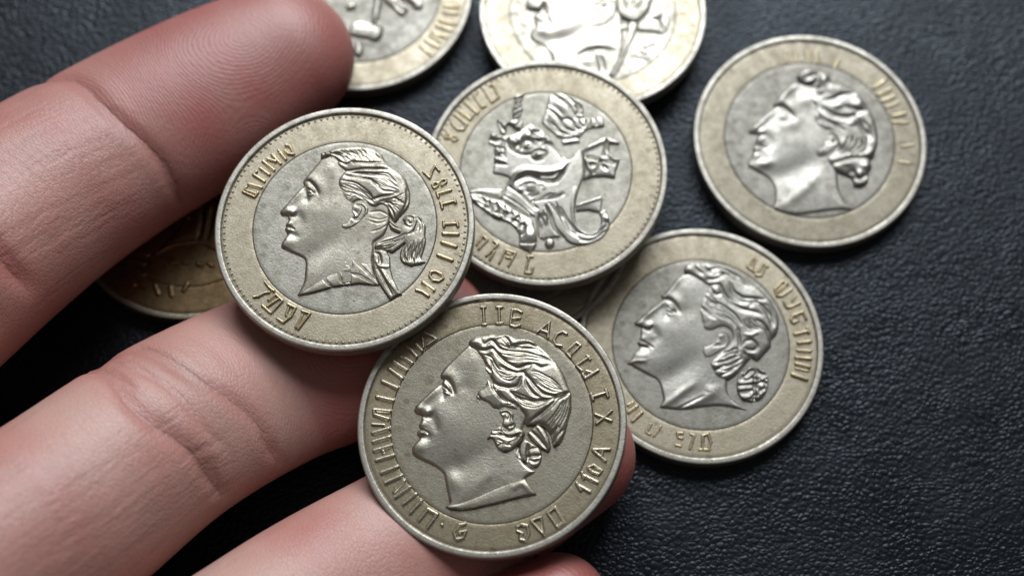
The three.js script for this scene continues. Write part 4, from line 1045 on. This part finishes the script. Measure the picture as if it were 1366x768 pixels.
  const cellsX = 300, cellsY = 300, rr = rng(9), qx = new Float32Array(cellsX * cellsY), qy = new Float32Array(cellsX * cellsY); for (let i = 0; i < qx.length; i++) { qx[i] = rr(); qy[i] = rr(); }
  const skinHeight = new Float32Array(SW * SH), foldTone = new Float32Array(SW * SH);
  const half = [15, 14, 12.5, 9.5, 14];                    // quarter way round each finger, mm
  for (let y = 0; y < SH; y++) {
    const w = Math.floor(y / strip), a = (((y % strip) + 0.5) / strip - 0.5) / 0.49 * (Math.PI / 2), vmm = (a / (Math.PI / 2)) * half[w];
    for (let x = 0; x < SW; x++) {
      const k = y * SW + x, s = (x / SW) * 90 - 12, q = y * 2048 + x, wob = n1[q] * 0.35 + n2[q] * 0.5;
      // friction ridges: a whorl on the fingertip, arches and lines across the rest
      const [cx, cy, tw] = WHORL[w], dx = s - cx, dy = vmm - cy, rad = Math.sqrt(dx * dx * 0.72 + dy * dy), far = smooth(5, 13, rad);
      const arch = s * 0.95 - 0.045 * vmm * vmm + vmm * 0.12;
      const phase = mix(rad + 0.12 * Math.atan2(dy, dx), arch * tw, far * smooth(cx - 2, cx + 8, s)) + wob * 0.5;
      const onTip = 1 - smooth(19, 24, s);
      const ridge = Math.sin((phase / 0.47) * 6.283) * (0.55 + 0.45 * onTip);
      // fine crossing lines of the middle joints
      const u = (x / SW) * cellsX + n1[q] * 0.6, v = (y / SH) * cellsY * 0.72 + n2[q], ci = Math.floor(u), cj = Math.floor(v); let A = 9, B = 9;
      for (let j = -1; j <= 1; j++) for (let i = -1; i <= 1; i++) { const e = ((cj + j + cellsY) % cellsY) * cellsX + ((ci + i + cellsX) % cellsX), ddx = (ci + i + qx[e] - u), ddy = (cj + j + qy[e] - v) * 1.35, d = ddx * ddx + ddy * ddy; if (d < A) { B = A; A = d; } else if (d < B) B = d; }
      const plate = smooth(0, 0.3, Math.sqrt(B) - Math.sqrt(A));
      let fold = 0;
      for (const [sc, bow, width, deep, lo, hi, lean = 0] of FOLDS[w] ?? []) { const xx = s - (sc + bow * a * a + lean * a + 0.35 * Math.sin(a * 5 + sc) + n1[q] * 0.5), f = smooth(lo - 0.25, lo + 0.25, a) * (1 - smooth(hi - 0.25, hi + 0.25, a)); fold = Math.max(fold, f * deep * 1.6 * Math.exp(-((xx / 0.28) ** 2))); foldTone[k] += f * deep * Math.exp(-((xx / 1.6) ** 2)); }
      let fine = 0;
      for (const [sc, reach, amt] of WRINKLES[w] ?? []) fine += amt * Math.exp(-(((s - sc) / reach) ** 2)) * Math.max(0, n1[(((y * 3) % 2048) * 2048 + ((x >> 2) % 2048))]) ;
      skinHeight[k] = ridge * mix(0.05, 0.085, onTip) + plate * mix(0.34, 0.1, onTip) - fold * 1.4 - fine * 0.9 + n3[q] * 0.09 + n1[q] * 0.12;
    }
  }
  const bump = dataTexture(SW, SH, (x, y, d, i) => { const v = 150 + skinHeight[y * SW + x] * 82; put(d, i, v, v, v); });
  const tone = dataTexture(SW, SH, (x, y, d, i) => {
    const k = y * SW + x, q = y * 2048 + x, w = Math.floor(y / strip), s = (x / SW) * 90 - 12, tip = 1 - smooth(8, 27, s), red = clamp(0.3 + TONE[w] + tip * 0.36 + n2[q] * 0.2 + n1[q] * 0.12 + foldTone[k] * 0.35), dk = 1 + n1[q] * 0.035 + skinHeight[k] * 0.05;
    put(d, i, mix(181, 146, red) * dk, mix(145, 74, red) * dk, mix(134, 70, red) * dk);
  }, true);
  const skin = new THREE.MeshPhysicalMaterial({ map: tone, bumpMap: bump, bumpScale: 0.24 * MM, roughness: 0.47, metalness: 0, specularIntensity: 1, clearcoat: 0.22, clearcoatRoughness: 0.5, sheen: 0.2, sheenColor: new THREE.Color(0.9, 0.3, 0.22), sheenRoughness: 0.5 });
  skin.name = 'skin';
  const hand = mesh('hand', g, skin, scene);
  hand.userData = { label: 'bare hand, palm up, with two coins lying on its middle and ring fingers', category: 'hand' };
}

// ---------------------------------------------------------------- the coins where they lie
coin('A', [34.56, 2.05, -17.12], [0, 1, 0], 'two-tone coin with a curly-haired profile, apart from the others at right', { core: 9.85, cell: 0.075, ring: dullBrass, disc: dull, relief: softStruck, bold: 0.85 });
coin('B', [9.6, 3.2, -33.4], [0, 1, -0.07], 'brightest coin, its profile glaring white, behind the coin with the dragon', { core: 9.9, cell: 0.085 });
coin('C', [-18.3, 2.05, -36.8], [0, 1, 0], 'pale coin half hidden behind the tip of the forefinger', { core: 9.7, cell: 0.085, disc: dull, relief: struck });
coin('D', [20.8, 2.05, 7.57], [0, 1, 0], 'two-tone coin whose wavy-haired profile has a round patterned bun at the neck', { core: 9.75, disc: midNickel, relief: softStruck, bold: 0.85 });
coin('E', [3.739, 7.0, -10.953], [-0.03, 1, 0.02], 'two-tone coin showing a horned dragon-like creature with a curled tail', { core: 9.55, beaded: true, relief: brightStruck, bold: 1.2 });
coin('F', [-17.36, 14.35, -1.45], [-0.012, 1, 0.006], 'coin with a ponytailed profile and beaded border lying between two fingers', { core: 9.55, beaded: true, relief: warmStruck });
coin('H', [-2.118, 13.1, 19.0], [-0.092, 1, -0.001], 'front coin with lettering almost all round a wavy-haired profile, lying on the ring finger', { core: 10.15, ring: brassGrey, disc: greyNickel, relief: greyStruck, letters: greyLetters });
coin('G', [-36.4, 2.05, -8.65], [0, 1, 0], 'coin under the forefinger, the shade of the hand painted in as dark brown', { core: 9.6, cell: 0.085, ring: dark, disc: dark, relief: dark, letters: dark, rim: dullBrass });  // its brown metal stands in for shade from the hand
coin('I', [0.1, 2.05, -6.6], [0, 1, 0], 'coin almost wholly hidden in the dark beneath the dragon coin', { cell: 0.1 });
renderer.render(scene, camera);
